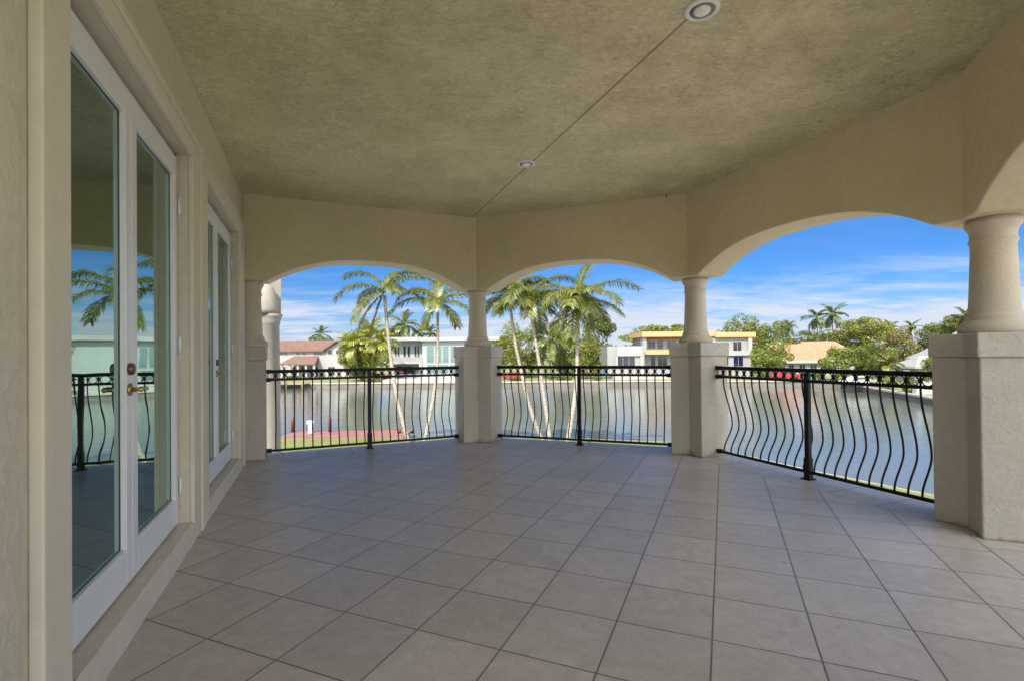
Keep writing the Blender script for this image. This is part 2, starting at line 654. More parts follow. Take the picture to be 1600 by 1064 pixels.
REDP = ground_mat('red_deck_paint', (0.22, 0.10, 0.08), (0.34, 0.175, 0.145), 1.2)
REDPOST = plain('red_post_paint', (0.17, 0.03, 0.026), 0.5, var=0.2)


def leafm(name, dark, light, scale=0.5, trans=0.35):
    m = bpy.data.materials.new(name)
    m.use_nodes = True
    nt = m.node_tree
    nt.nodes.clear()
    out = nd(nt, 'ShaderNodeOutputMaterial')
    geo = nd(nt, 'ShaderNodeNewGeometry')
    co = objco(nt)
    n1 = noise_n(nt, co, scale, 3, 0.6)
    v = mth(nt, 'ADD', mth(nt, 'MULTIPLY', n1, 0.65), mth(nt, 'MULTIPLY', geo.outputs['Random Per Island'], 0.35))
    c = ramp(nt, v, [(0.30, dark), (0.68, light)])
    d = nd(nt, 'ShaderNodeBsdfDiffuse')
    t = nd(nt, 'ShaderNodeBsdfTranslucent')
    g = nd(nt, 'ShaderNodeBsdfGlossy')
    g.inputs['Roughness'].default_value = 0.38
    g.inputs['Color'].default_value = (0.9, 0.95, 0.9, 1)
    nt.links.new(c, d.inputs[0])
    nt.links.new(mixc(nt, 1.0, c, (1.25, 1.2, 0.6), 'MULTIPLY'), t.inputs[0])
    a = nd(nt, 'ShaderNodeMixShader')
    a.inputs[0].default_value = trans
    nt.links.new(d.outputs[0], a.inputs[1])
    nt.links.new(t.outputs[0], a.inputs[2])
    e = nd(nt, 'ShaderNodeMixShader')
    e.inputs[0].default_value = 0.05
    nt.links.new(a.outputs[0], e.inputs[1])
    nt.links.new(g.outputs[0], e.inputs[2])
    nt.links.new(e.outputs[0], out.inputs[0])
    return m


PALML = leafm('palm_leaf', (0.04, 0.065, 0.012), (0.22, 0.235, 0.04), 0.9, 0.4)
PALMY = leafm('yellow_palm_leaf', (0.05, 0.08, 0.013), (0.26, 0.265, 0.05), 0.9, 0.4)
PALMB = leafm('bright_palm_leaf', (0.11, 0.14, 0.018), (0.42, 0.42, 0.07), 0.6, 0.4)  # brighter yellow-green leaf of the feather palms by the bushy clump
PALMD = leafm('far_palm_leaf', (0.05, 0.085, 0.03), (0.15, 0.19, 0.05), 0.6, 0.3)
LEAFY = leafm('warm_green_leaf', (0.07, 0.095, 0.012), (0.29, 0.30, 0.045), 0.35)
LEAFG = leafm('mid_green_leaf', (0.05, 0.085, 0.014), (0.21, 0.25, 0.04), 0.35)
LEAFD = leafm('deep_green_leaf', (0.045, 0.075, 0.018), (0.17, 0.20, 0.045), 0.35)
LEAFB = leafm('bright_green_leaf', (0.07, 0.115, 0.016), (0.28, 0.33, 0.05), 0.5)
LEAFO = leafm('olive_orange_leaf', (0.09, 0.09, 0.02), (0.28, 0.22, 0.055), 0.35)


def bark(name, c1, c2, rings=9.0):
    m, nt, b = mat_base(name)
    co = objco(nt)
    w = nd(nt, 'ShaderNodeTexWave', wave_type='BANDS', bands_direction='Z')
    w.inputs['Scale'].default_value = rings
    w.inputs['Distortion'].default_value = 2.0
    w.inputs['Detail'].default_value = 2
    nt.links.new(co, w.inputs['Vector'])
    f = noise_n(nt, co, 5, 5, 0.65)
    x = mth(nt, 'ADD', mth(nt, 'MULTIPLY', w.outputs['Fac'], 0.12), mth(nt, 'MULTIPLY', f, 0.88))
    nt.links.new(ramp(nt, x, [(0.3, c1), (0.7, c2)]), b.inputs['Base Color'])
    b.inputs['Roughness'].default_value = 0.85
    bump(nt, b, w.outputs['Fac'], 0.3, 0.02)
    return m


BARK = bark('pale_palm_bark', (0.20, 0.175, 0.14), (0.40, 0.365, 0.31), 1.6)
BARKD = bark('brown_bark', (0.12, 0.085, 0.06), (0.24, 0.18, 0.13), 1.0)
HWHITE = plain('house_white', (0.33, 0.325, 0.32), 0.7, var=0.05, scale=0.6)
HSHADE = plain('house_shaded_white', (0.275, 0.27, 0.28), 0.7, var=0.06, scale=0.6)  # white walls with their shade put into the colour
HGREY = plain('house_grey', (0.28, 0.28, 0.285), 0.7, var=0.06, scale=0.6)
HPALE = plain('house_pale_green', (0.33, 0.37, 0.36), 0.7, var=0.04, scale=0.6)
HORNG = plain('fascia_orange', (0.50, 0.30, 0.14), 0.7, var=0.06, scale=0.6)
HBROWN = plain('house_brown', (0.26, 0.15, 0.12), 0.7, var=0.2, scale=2)


def rooftile(name, c1, c2, sc_=3.2):
    m, nt, b = mat_base(name)
    co = objco(nt)
    w = nd(nt, 'ShaderNodeTexWave', wave_type='BANDS', bands_direction='X')
    w.inputs['Scale'].default_value = sc_ * 0.35
    nt.links.new(co, w.inputs['Vector'])
    w2 = nd(nt, 'ShaderNodeTexWave', wave_type='BANDS', bands_direction='Z')
    w2.inputs['Scale'].default_value = sc_ * 0.5
    w2.inputs['Distortion'].default_value = 0.6
    nt.links.new(co, w2.inputs['Vector'])
    f = noise_n(nt, co, 1.2, 5, 0.7)
    x = mth(nt, 'ADD', mth(nt, 'MULTIPLY', f, 0.7), mth(nt, 'MULTIPLY', w.outputs['Fac'], 0.15))
    x = mth(nt, 'ADD', x, mth(nt, 'MULTIPLY', w2.outputs['Fac'], 0.15))
    nt.links.new(ramp(nt, x, [(0.3, c1), (0.7, c2)]), b.inputs['Base Color'])
    b.inputs['Roughness'].default_value = 0.85
    bump(nt, b, mth(nt, 'ADD', w.outputs['Fac'], w2.outputs['Fac']), 0.5, 0.06)
    return m


ROOFR = rooftile('brown_red_roof_tile', (0.12, 0.065, 0.05), (0.21, 0.125, 0.10))
ROOFO = rooftile('orange_roof_tile', (0.33, 0.16, 0.085), (0.46, 0.25, 0.15))
ROOFW = rooftile('white_roof_tile', (0.22, 0.22, 0.215), (0.32, 0.32, 0.315))

# ------------------------------------------------------------------ setting: ground, water
WZ = -4.60
LZ = -3.86
FZ = -3.75
wm = MB()
wm.add([(-4000, -400, WZ), (4000, -400, WZ), (4000, 4000, WZ), (-4000, 4000, WZ)], [(0, 1, 2, 3)])
tag(wm.build('water', WATER), kind='structure')

near_shore = [(-400, 31.5), (-60, 31.2), (-20, 31), (-4, 31), (4, 30.4), (8.9, 28.8), (11.0, 26), (12.9, 21.5), (15.0, 17.6), (17, 12), (21, 0), (30, -25)]
g = MB()
g.add([(x, y, LZ) for x, y in near_shore] + [(30, -300, LZ), (-400, -300, LZ)], [tuple(range(len(near_shore) + 2))[::-1]])
tag(g.build('lawn', LAWN), kind='structure')
far_shore = [(-900, 96), (-60, 91.5), (-22, 90.5), (10, 89), (30, 87), (48, 83.5), (51.5, 78), (47, 63), (43.6, 51), (43, 40), (46, 10), (62, -40), (80, -120)]
g = MB()
g.add([(x, y, FZ) for x, y in far_shore] + [(4000, -120, FZ), (4000, 4000, FZ), (-4000, 4000, FZ), (-4000, 96, FZ)],
      [tuple(range(len(far_shore) + 4))])
tag(g.build('far_bank', FARG), kind='structure')


def seawall(pts, zt, side, name, label, capw=0.42, capz=0.06):
    """retaining wall with a concrete cap along the water's edge; side = +1 when the land lies left of the run"""
    root = thing(name, (pts[0][0], pts[0][1], WZ), label, 'seawall')
    fa, ca = MB(), MB()
    P = [Vector((x, y, 0)) for x, y in pts]
    N = []
    for i in range(len(P)):
        t = (P[min(i + 1, len(P) - 1)] - P[max(i - 1, 0)]).normalized()
        N.append(Vector((-t.y, t.x, 0)) * side)
    for i in range(len(P) - 1):
        def quad_prism(m, o0, o1, z0, z1):
            a, b = P[i], P[i + 1]
            na, nb = N[i], N[i + 1]
            vs = [a + na * o0, b + nb * o0, b + nb * o1, a + na * o1]
            m.prism([(v.x, v.y) for v in vs], z0, z1)
        quad_prism(fa, -0.08, 0.30, WZ - 1.5, zt - 0.15)
        quad_prism(ca, -0.22, capw, zt - 0.15, zt + capz)
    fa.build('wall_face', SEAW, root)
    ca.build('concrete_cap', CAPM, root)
    return root


seawall(near_shore, LZ, -1, 'seawall', 'pale concrete seawall at the edge of the near lawn', 0.02, -0.03)
seawall(far_shore, FZ, 1, 'seawall', 'long pale concrete seawall along the far bank below the houses')

# ------------------------------------------------------------------ the loggia
W_ = R(21.5)
nv, bv = Vector((math.cos(W_), math.sin(W_), 0)), Vector((-math.sin(W_), math.cos(W_), 0))


def wf(a, b, z=0.0):
    """wall frame: a = away from the house wall, b = along it"""
    return nv * a + bv * b + Vector((0, 0, z))


WF = Matrix((nv, bv, Vector((0, 0, 1)))).transposed().to_4x4()
AW, AC, AD = -0.84, -0.81, -0.905
ZC, ZS, ZCR, ZTOP = 3.345, 2.272, 2.60, 3.95
TH = 0.40
K1 = Vector((-3.35, 6.222, 0))
K2, K3, K4 = Vector((-.52, 7.46, 0)), Vector((2.26, 6.40, 0)), Vector((3.34, 3.68, 0))
K5 = K4 + Vector((-math.cos(R(67)), -math.sin(R(67)), 0)) * 3.0
K6 = K5 - bv * 1.5
k6a = K6.dot(nv)
K7 = K6 - nv * (k6a - AW)
KS = [K1, K2, K3, K4, K5, K6, K7]


def outw(i):
    e = (KS[i + 1] - KS[i]).normalized()
    return Vector((-e.y, e.x, 0))


def corner(i, d):
    """point of corner i pushed d outwards along both neighbouring sides"""
    if i == 0:
        return K1 + outw(0) * d
    if i == len(KS) - 1:
        return K7 + outw(i - 1) * d
    o1, o2 = outw(i - 1), outw(i)
    return KS[i] + (o1 + o2) * (d / (1 + o1.dot(o2)))


# floor: inner field of tiles, border course along the open sides, slab below
FL = 0.004
inn = [corner(i, -0.05) for i in range(7)]
fm = MB()
fpoly = [(p.x, p.y) for p in inn]
fm.add([(x, y, 0) for x, y in fpoly], [tuple(range(len(fpoly)))[::-1]])
floor = fm.build('balcony_floor', TILES)
tag(floor, kind='structure')
me = bpy.data.meshes.new('border_course')
vs, fs, uvs = [], [], []
for i in range(6):
    a, b = corner(i, -0.046), corner(i + 1, -0.046)
    c, d = corner(i + 1, 0.50), corner(i, 0.50)
    L = (b - a).length
    o = len(vs)
    vs += [a, b, c, d]
    fs.append((o, o + 1, o + 2, o + 3))
    e = (b - a).normalized()
    for q in (a, b, c, d):
        uvs.append(((q - a).dot(e) / TILE + 0.37 * i, (0.0 if q in (a, b) else 0.546 / TILE) + 0.003))
me.from_pydata([tuple(v) for v in vs], [], fs)
uvl = me.uv_layers.new(name='UVMap')
for l in me.loops:
    uvl.data[l.index].uv = uvs[l.vertex_index]
me.materials.append(TILEB)
ob = bpy.data.objects.new('border_course', me)
sc.collection.objects.link(ob)
ob.parent = floor
sl = MB()
op = [corner(i, 0.52) for i in range(7)]
sl.prism([(p.x, p.y) for p in op] , -0.42, -0.005)
sl.build('slab', OUTW, floor)

# ceiling with its joint line
cm = MB()
cpoly = [corner(i, 0.02) for i in range(7)]
hook = (-0.60, 7.43)
cm.prism([(p.x, p.y) for p in cpoly], ZC, ZC + 0.25)
ceil = cm.build('ceiling', CEIL)
tag(ceil, 'textured tan stucco ceiling of the covered balcony', 'ceiling', kind='structure')
j0, j1 = Vector((-0.575, 7.425, 0)), Vector((1.0797 + 0.75, 3.0688 - 2.0, 0))
t = (j1 - j0).normalized()
s_ = Vector((-t.y, t.x, 0)) * 0.006
jm = MB()
jm.prism([(q.x, q.y) for q in (j0 - s_, j0 + s_, j1 + s_, j1 - s_)], ZC - 0.003, ZC + 0.01)
jm.build('joint_strip', plain('joint_caulk', (0.30, 0.24, 0.14), 0.9), ceil)


# arched beams, one to each side
def arch_z(u):
    u = abs(u)
    return ZS + (ZCR - ZS) * (1 - u ** 2.6) if u < 1 else ZS


def arched_beam(i, label, solid=False):
    a, b = KS[i], KS[i + 1]
    A, B = corner(i, TH), corner(i + 1, TH)
    e = (b - a)
    L = e.length
    e.normalize()
    o = outw(i) * TH
    tip0 = 0.19 if i > 0 else 0.28
    tip1 = 0.19
    half = (L - tip0 - tip1) / 2
    mid = tip0 + half
    ss = [0.0] + [mid - half * math.cos(PI * k / 44) for k in range(45)] + [L]
    m = MB()
    P, Q, T1, T2 = [], [], [], []
    for k, s in enumerate(ss):
        z = arch_z((s - mid) / half)
        if solid:
            z = 3.02
        p = a + e * s
        q = p + o
        if k == 0:
            q = A
        if k == len(ss) - 1:
            q = B
        P.append(p + Vector((0, 0, z)))
        Q.append(q + Vector((0, 0, z)))
        T1.append(Vector((p.x, p.y, ZTOP)))
        T2.append(Vector((q.x, q.y, ZTOP)))
    n = len(ss)
    vs = P + Q + T1 + T2
    fi, fs_ = [], []
    for k in range(n - 1):
        fi += [(k, k + 1, 2 * n + k + 1, 2 * n + k), (n + k + 1, n + k, 3 * n + k, 3 * n + k + 1), (2 * n + k, 2 * n + k + 1, 3 * n + k + 1, 3 * n + k)]
        fs_.append((k, n + k, n + k + 1, k + 1))
    m.add(vs, fi)
    m.add(vs, fs_)
    bm_o = m.build('arched_beam', BEAM)
    bb = bmesh.new()
    bb.from_mesh(bm_o.data)
    bmesh.ops.remove_doubles(bb, verts=bb.verts, dist=0.0005)
    for ee in bb.edges:
        pass
    bb.to_mesh(bm_o.data)
    bb.free()
    bv_ = bm_o.modifiers.new('bevel', 'BEVEL')
    bv_.width = 0.012
    bv_.segments = 2
    bv_.limit_method = 'ANGLE'
    bv_.angle_limit = R(50)
    tag(bm_o, label, 'beam', 'arched beams round the balcony')
    return bm_o


arched_beam(0, 'tan stucco beam whose low arch frames two tall palms and a small red dock')
arched_beam(1, 'middle tan stucco arched beam over the view of a bushy palm clump')
arched_beam(2, 'large tan stucco arched beam over plain blue sky, between the second and third free columns')
arched_beam(3, 'tan stucco arched beam at the right edge, only its left shoulder showing')
w_o = arched_beam(4, 'straight shallow stucco beam behind the viewer on the water side', True)  # unseen rear beams, made shallow to let in more light
w_o2 = arched_beam(5, 'straight shallow stucco beam behind the viewer, where the balcony opens to the added bounce terrace', True)
for q_ in (w_o, w_o2):
    q_.name = 'straight_beam'
    q_['group'] = 'straight beams behind the viewer'

COLPROF = [(0.203, 0.0), (0.209, 0.015), (0.211, 0.035), (0.205, 0.058), (0.188, 0.078), (0.172, 0.092), (0.166, 0.10),
           (0.167, 0.118), (0.158, 0.135), (0.148, 0.150), (0.143, 0.22), (0.138, 0.34), (0.134, 0.46), (0.130, 0.58), (0.129, 0.65),
           (0.138, 0.668), (0.140, 0.682), (0.131, 0.698), (0.133, 0.74), (0.142, 0.765), (0.156, 0.785), (0.161, 0.80), (0.161, 0.818), (0.154, 0.823), (0.153, 0.842)]
PZ = 1.43


def column(i, label, arms=(0.22, 0.22), cen=None):
    c = cen if cen is not None else corner(i, TH / 2)
    root = thing('column', (c.x, c.y, 0), label, 'column', 'stone columns on stucco pedestals')

    def poly(d0, d1, arm, x=0.0):
        pts = []
        if i == 0:
            e = (K2 - K1).normalized()
            o = outw(0)
            s0 = 0.01
            return [K1 + o * d0 + e * s0, K1 + o * d0 + e * (0.24 + x), K1 + o * d1 + e * (0.24 + x), K1 + o * d1 + e * s0]
        e1 = (KS[i] - KS[i - 1]).normalized()
        e2 = (KS[i + 1] - KS[i]).normalized()
        o1, o2 = outw(i - 1), outw(i)
        ci, co_ = corner(i, d0), corner(i, d1)
        base1 = KS[i] - e1 * (arm + x)
        base2 = KS[i] + e2 * (arm + x)
        return [base1 + o1 * d0, ci, base2 + o2 * d0, base2 + o2 * d1, co_, base1 + o1 * d1]
    m = MB()
    m.prism([(p.x, p.y) for p in poly(0.0, 0.43, arms[0])], 0.0005, PZ - 0.17)
    pd = m.build('pedestal', PED, root, bevel=0.012)
    m = MB()
    m.prism([(p.x, p.y) for p in poly(-0.016, 0.446, arms[0], 0.016)], PZ - 0.17, PZ)
    cb = m.build('cap_band', PED, None, bevel=0.010)
    cb.parent = pd
    m = MB()
    m.lathe((c.x, c.y, PZ), COLPROF[:10], 36)
    m.build('base', STONE, root)
    m = MB()
    m.lathe((c.x, c.y, PZ), COLPROF[9:17], 36, caps=False)
    m.build('shaft', STONE, root)
    m = MB()
    m.lathe((c.x, c.y, PZ), COLPROF[16:], 36)
    m.build('capital', STONE, root)
    return root


e01 = (K2 - K1).normalized()
column(0, 'stone column tucked against the end of the house wall', cen=K1 + e01 * 0.065 + outw(0) * 0.2)
column(1, 'free stone column on a bright sided pedestal, standing in front of the modern white house')
column(2, 'stone column and wide pedestal standing in front of the orange trimmed house')
column(3, 'largest and nearest stone column on a tall pedestal at the right edge')
column(4, 'stone column behind the viewer, first one past the right edge')


# railings
def railing(i, nb, label):
    e = (KS[i + 1] - KS[i])
    L = e.length
    e.normalize()
    o = outw(i)
    s0 = 0.245 if i == 0 else 0.225
    s1 = L - 0.225 if i != 5 else L - 0.02
    base = KS[i] + o * 0.25
    mid = (s0 + s1) / 2
    c = base + e * mid
    T = Matrix((e, o, Vector((0, 0, 1)))).transposed().to_4x4()
    T.translation = base
    root = thing('railing', (c.x, c.y, 0), label, 'railing', 'black wrought iron railings between the columns')
    ZT, ZM, ZB = 1.135, 1.005, 0.075
    m = MB()
    m.box(s0, s1, -0.026, 0.026, ZT - 0.022, ZT, T)
    m.box(s0, s1, -0.019, 0.019, ZT - 0.042, ZT - 0.0221, T)
    m.build('top_rail', IRON, root, bevel=0.004)
    m = MB().box(s0, s1, -0.014, 0.014, ZM - 0.015, ZM + 0.015, T)
    m.build('middle_rail', IRON, root, bevel=0.003)
    m = MB().box(s0, s1, -0.014, 0.014, ZB - 0.015, ZB + 0.015, T)
    m.build('bottom_rail', IRON, root, bevel=0.003)
    m = MB().box(mid - 0.024, mid + 0.024, -0.030, 0.018, 0.012, ZT - 0.043, T)
    m.box(mid - 0.031, mid + 0.031, -0.037, 0.025, 0.012, 0.22, T)
    pst = m.build('post', IRON, root, bevel=0.003)
    m = MB().box(mid - 0.05, mid + 0.05, -0.055, 0.045, 0.0005, 0.0119, T)
    fp = m.build('foot_plate', IRON, None)
    fp.parent = pst
    fp.matrix_parent_inverse = Matrix.Identity(4)
    pst_inv = Matrix.Translation(root.location).inverted()
    # clamps where the rails meet the pedestals
    for s in (s0, s1):
        sg = 1 if s == s0 else -1
        for z in (ZT - 0.021, ZM, ZB):
            m = MB().box(min(s, s + sg * 0.06), max(s, s + sg * 0.06), -0.0295, 0.0295, z - 0.0255, z + 0.0255, T)
            m.build('wall_bracket', IRON, root, bevel=0.004)
    xs = []
    half = (s1 - s0) / 2
    for sd in (0, 1):
        st = s0 if sd == 0 else mid
        for k in range(nb):
            xs.append(st + half * (k + (0.95 if sd == 0 else 0.55)) / (nb + 0.5))
    for x in xs:
        pts = [T @ Vector((x, 0, ZT - 0.04)), T @ Vector((x, 0, ZM - 0.03))]
        for k in range(1, 25):
            tt = k / 25
            # belly: long outward slope, deepest two thirds of the way down, quick return
            u = tt
            g_ = (u / 0.64) if u < 0.64 else (1 - u) / 0.36
            g_ = max(0.0, min(1.0, g_))
            y = 0.135 * (g_ * g_ * (3 - 2 * g_))
            z = ZM - 0.03 + (ZB - ZM + 0.05) * tt
            pts.append(T @ Vector((x, y, z)))
        pts += [T @ Vector((x, 0, ZB + 0.015))]
        m = MB().tube(pts, 0.0085, 6)
        m.box(x - 0.013, x + 0.013, -0.0135, 0.0135, ZM + 0.055, ZM + 0.075, T)
        m.build('baluster', IRON, root)
    gaps = sorted(xs + [s0 + 0.0, mid])
    gaps = [s0] + sorted(xs + [mid]) + [s1]
    for a, b in zip(gaps[:-1], gaps[1:]):
        w = b - a
        if w < 0.07:
            continue
        rr = min(0.043, w / 2 - 0.012)
        q = T @ Vector(((a + b) / 2, 0, (ZT - 0.042 + ZM + 0.015) / 2))
        m = MB().ring(q, e, (0, 0, 1), rr, 0.006)
        m.build('ring', IRON, root)
    return root


railing(0, 11, 'black iron railing with the red dock showing between its balusters')
railing(1, 11, 'black iron railing in the middle, with leaning palm trunks showing behind its balusters')
railing(2, 11, 'black iron railing at the right with strongly bellied balusters over open water')
railing(4, 5, 'short black iron railing behind the viewer')


# unseen terrace behind the viewer and pale paving below, added to bounce sunlight inside
tw = MB()
q0, q1 = K7 - bv * 0.0, K6
ta, tb_ = wf(-8.0, 0), wf(6.5, 0)
tpoly = [corner(6, 0.52) , corner(5, 0.52), wf(6.5, corner(5, 0.52).dot(bv)), wf(6.5, -10.0), wf(-8.0, -10.0), wf(-8.0, -2.3), wf(AW, -2.3)]
tw.prism([(p.x, p.y) for p in tpoly], -0.3, -0.012)
tag(tw.build('added_bounce_terrace', TERR), kind='structure')
pw = MB()
ppoly = [(-40, 9.5), (-20, 13), (9, 13), (11, 9), (14, 2), (19, -18), (-40, -18)]
pw.prism([(x, y) for x, y in ((-38, 8), (-30, 25.5), (3, 25.5), (6.5, 24), (9.5, 18.5), (12.0, 12), (16, 1), (24, -22), (-38, -22))], LZ - 0.1, LZ + 0.03)
tag(pw.build('added_bounce_paving', PAVE), kind='structure')


# recessed ceiling lamps
def downlight(x, y, label):
    root = thing('downlight', (x, y, ZC - 0.01), label, 'ceiling light', 'recessed lights on the ceiling joint')
    m = MB().lathe((x, y, ZC), [(0.070, -0.002), (0.072, -0.010), (0.080, -0.014), (0.094, -0.012), (0.101, -0.006), (0.102, -0.0005)], 40, caps=False)
    m.build('trim_ring', LAMPW, root)
    m = MB().lathe((x, y, ZC), [(0.0725, -0.0095), (0.069, -0.005), (0.060, -0.0045), (0.058, -0.0042)], 40)
    m.build('baffle', BAFFLE, root)
    m = MB().lathe((x, y, ZC), [(0.050, -0.0046), (0.049, -0.014), (0.040, -0.022), (0.022, -0.027), (0.004, -0.028)], 32)
    m.build('bulb', BULB, root)


downlight(0.1705, 5.3284, 'smaller looking recessed ceiling light, farther along the ceiling joint')
downlight(1.1466, 2.9434, 'recessed ceiling light cut by the top edge of the photo')
hk = MB().tube([(2.02, 6.45, ZC + 0.0), (2.02, 6.45, ZC - 0.03)], 0.008, 6)
tag(hk.build('hook', IRON), 'tiny dark hook in the ceiling above the right end of the middle arch', 'hook')

# ------------------------------------------------------------------ the house
D1 = (2.24, 4.17)
D2 = (4.70, 6.56)
HEAD = 2.755
SILLZ = 0.14
house = thing('house', wf(AW, 2.0, 0), 'tan stucco house wall with two deep trimmed door openings', 'house')


def wbox(m, a0, a1, b0, b1, z0, z1):
    m.box(a0, a1, b0, b1, z0, z1, WF)


B0, B1 = -1.75, K1.dot(bv) + 0.45
m = MB()
aw0 = AW - 0.24
for b0, b1, z0, z1 in ((B0, D1[0], -3.9, ZTOP), (D1[1], D2[0], -3.9, ZTOP), (D2[1], B1, -3.9, ZTOP),
                       (D1[0], D1[1], HEAD, ZTOP), (D2[0], D2[1], HEAD, ZTOP), (D1[0], D1[1], -3.9, 0.0), (D2[0], D2[1], -3.9, 0.0)):
    wbox(m, aw0, AW, b0, b1, z0, z1)
m.build('wall', WALL, house)
m = MB()
wbox(m, AW + 0.0005, AW + 0.032, B0, 1.905, 0.0, ZC - 0.002)
m.build('wall_panel', WALL, house, bevel=0.014)
for (d0, d1), (c0, c1) in ((D1, (0.23, 0.29)), (D2, (0.255, 0.30))):
    m = MB()
    hh = 0.165
    # flat inner band
    wbox(m, AW + 0.0005, AC, d0 - c0 + 0.065, d0, 0.0, HEAD + hh - 0.05)
    wbox(m, AW + 0.0005, AC, d1, d1 + c1 - 0.065, 0.0, HEAD + hh - 0.05)
    wbox(m, AW + 0.0005, AC, d0 + 0.0002, d1 - 0.0002, HEAD, HEAD + hh - 0.05)
    m.build('casing', TRIM, house, bevel=0.005)
    m = MB()
    # raised outer bead
    wbox(m, AW + 0.0005, AC + 0.012, d0 - c0, d0 - c0 + 0.0645, 0.0, HEAD + hh)
    wbox(m, AW + 0.0005, AC + 0.012, d1 + c1 - 0.0645, d1 + c1, 0.0, HEAD + hh)
    wbox(m, AW + 0.0005, AC + 0.012, d0 - c0 + 0.0648, d1 + c1 - 0.0648, HEAD + hh - 0.0495, HEAD + hh)
    m.build('outer_moulding', TRIM, house, bevel=0.006)
    # sill with a slightly rough hand-trowelled edge
    m = MB()
    n = 40
    vs, fs = [], []
    for k in range(n + 1):
        b = d0 + 0.001 + (d1 - d0 - 0.002) * k / n
        jj = noise.noise(Vector((b * 6, 0, 0))) * 0.006
        j2 = noise.noise(Vector((b * 7, 5, 0))) * 0.005
        for a, z in ((AW - 0.02 - 0.10, 0.002), (AC + 0.004 + jj, 0.002), (AC - 0.002 + jj, SILLZ - 0.008 + j2), (AC - 0.012 + jj, SILLZ + j2), (AW - 0.12, SILLZ)):
            vs.append(wf(a, b, z))
    for k in range(n):
        for q in range(5):
            q2 = (q + 1) % 5
            fs.append((k * 5 + q, k * 5 + q2, (k + 1) * 5 + q2, (k + 1) * 5 + q))
    fs.append((0, 1, 2, 3, 4))
    fs.append(tuple(n * 5 + q for q in (4, 3, 2, 1, 0)))
    m.add(vs, fs)
    m.build('sill', SILL, house)
# rooms behind the doors, shell and roof of the house
m = MB()
ra0, ra1 = -6.0, aw0 - 0.02
wbox(m, ra0, ra1, 1.2, 7.2, 0.02, 0.06)
m.build('room_floor', ROOMF, house)
m = MB()
wbox(m, ra0 - 0.1, ra0 - 0.003, 1.2, 7.2, 0.06, 3.2)
wbox(m, ra0, ra1, 1.1, 1.197, 0.06, 3.2)
wbox(m, ra0, ra1, 7.203, 7.3, 0.06, 3.2)
wbox(m, ra0, ra1, 4.40, 4.52, 0.06, 3.2)
wbox(m, ra0, ra1, 1.2, 7.2, 3.203, 3.3)
m.build('room', ROOMW, house)
m = MB()
wbox(m, -12.0, -11.8, B0, B1, -3.9, ZTOP)
wbox(m, -11.8, aw0, B0, B0 + 0.2, -3.9, ZTOP)
wbox(m, -11.8, aw0, B1 - 0.2, B1, -3.9, ZTOP)
m.build('outer_wall', OUTW, house)
m = MB()
wbox(m, -12.4, aw0, B0 - 0.4, B1 + 0.25, ZTOP + 0.002, ZTOP + 0.3)
rp = [corner(i, 0.62) for i in range(7)]
m.prism([(p.x, p.y) for p in rp] + [(wf(aw0, B0 - 0.4).x, wf(aw0, B0 - 0.4).y), (wf(aw0, B1).x, wf(aw0, B1).y)], ZTOP + 0.002, ZTOP + 0.3)
m.build('roof', ROOFO, house)
m = MB()
lp = [corner(i, 0.30) for i in range(7)]
m.prism([(p.x, p.y) for p in lp], -3.9, -0.425)
m.build('lower_storey', OUTW, house)


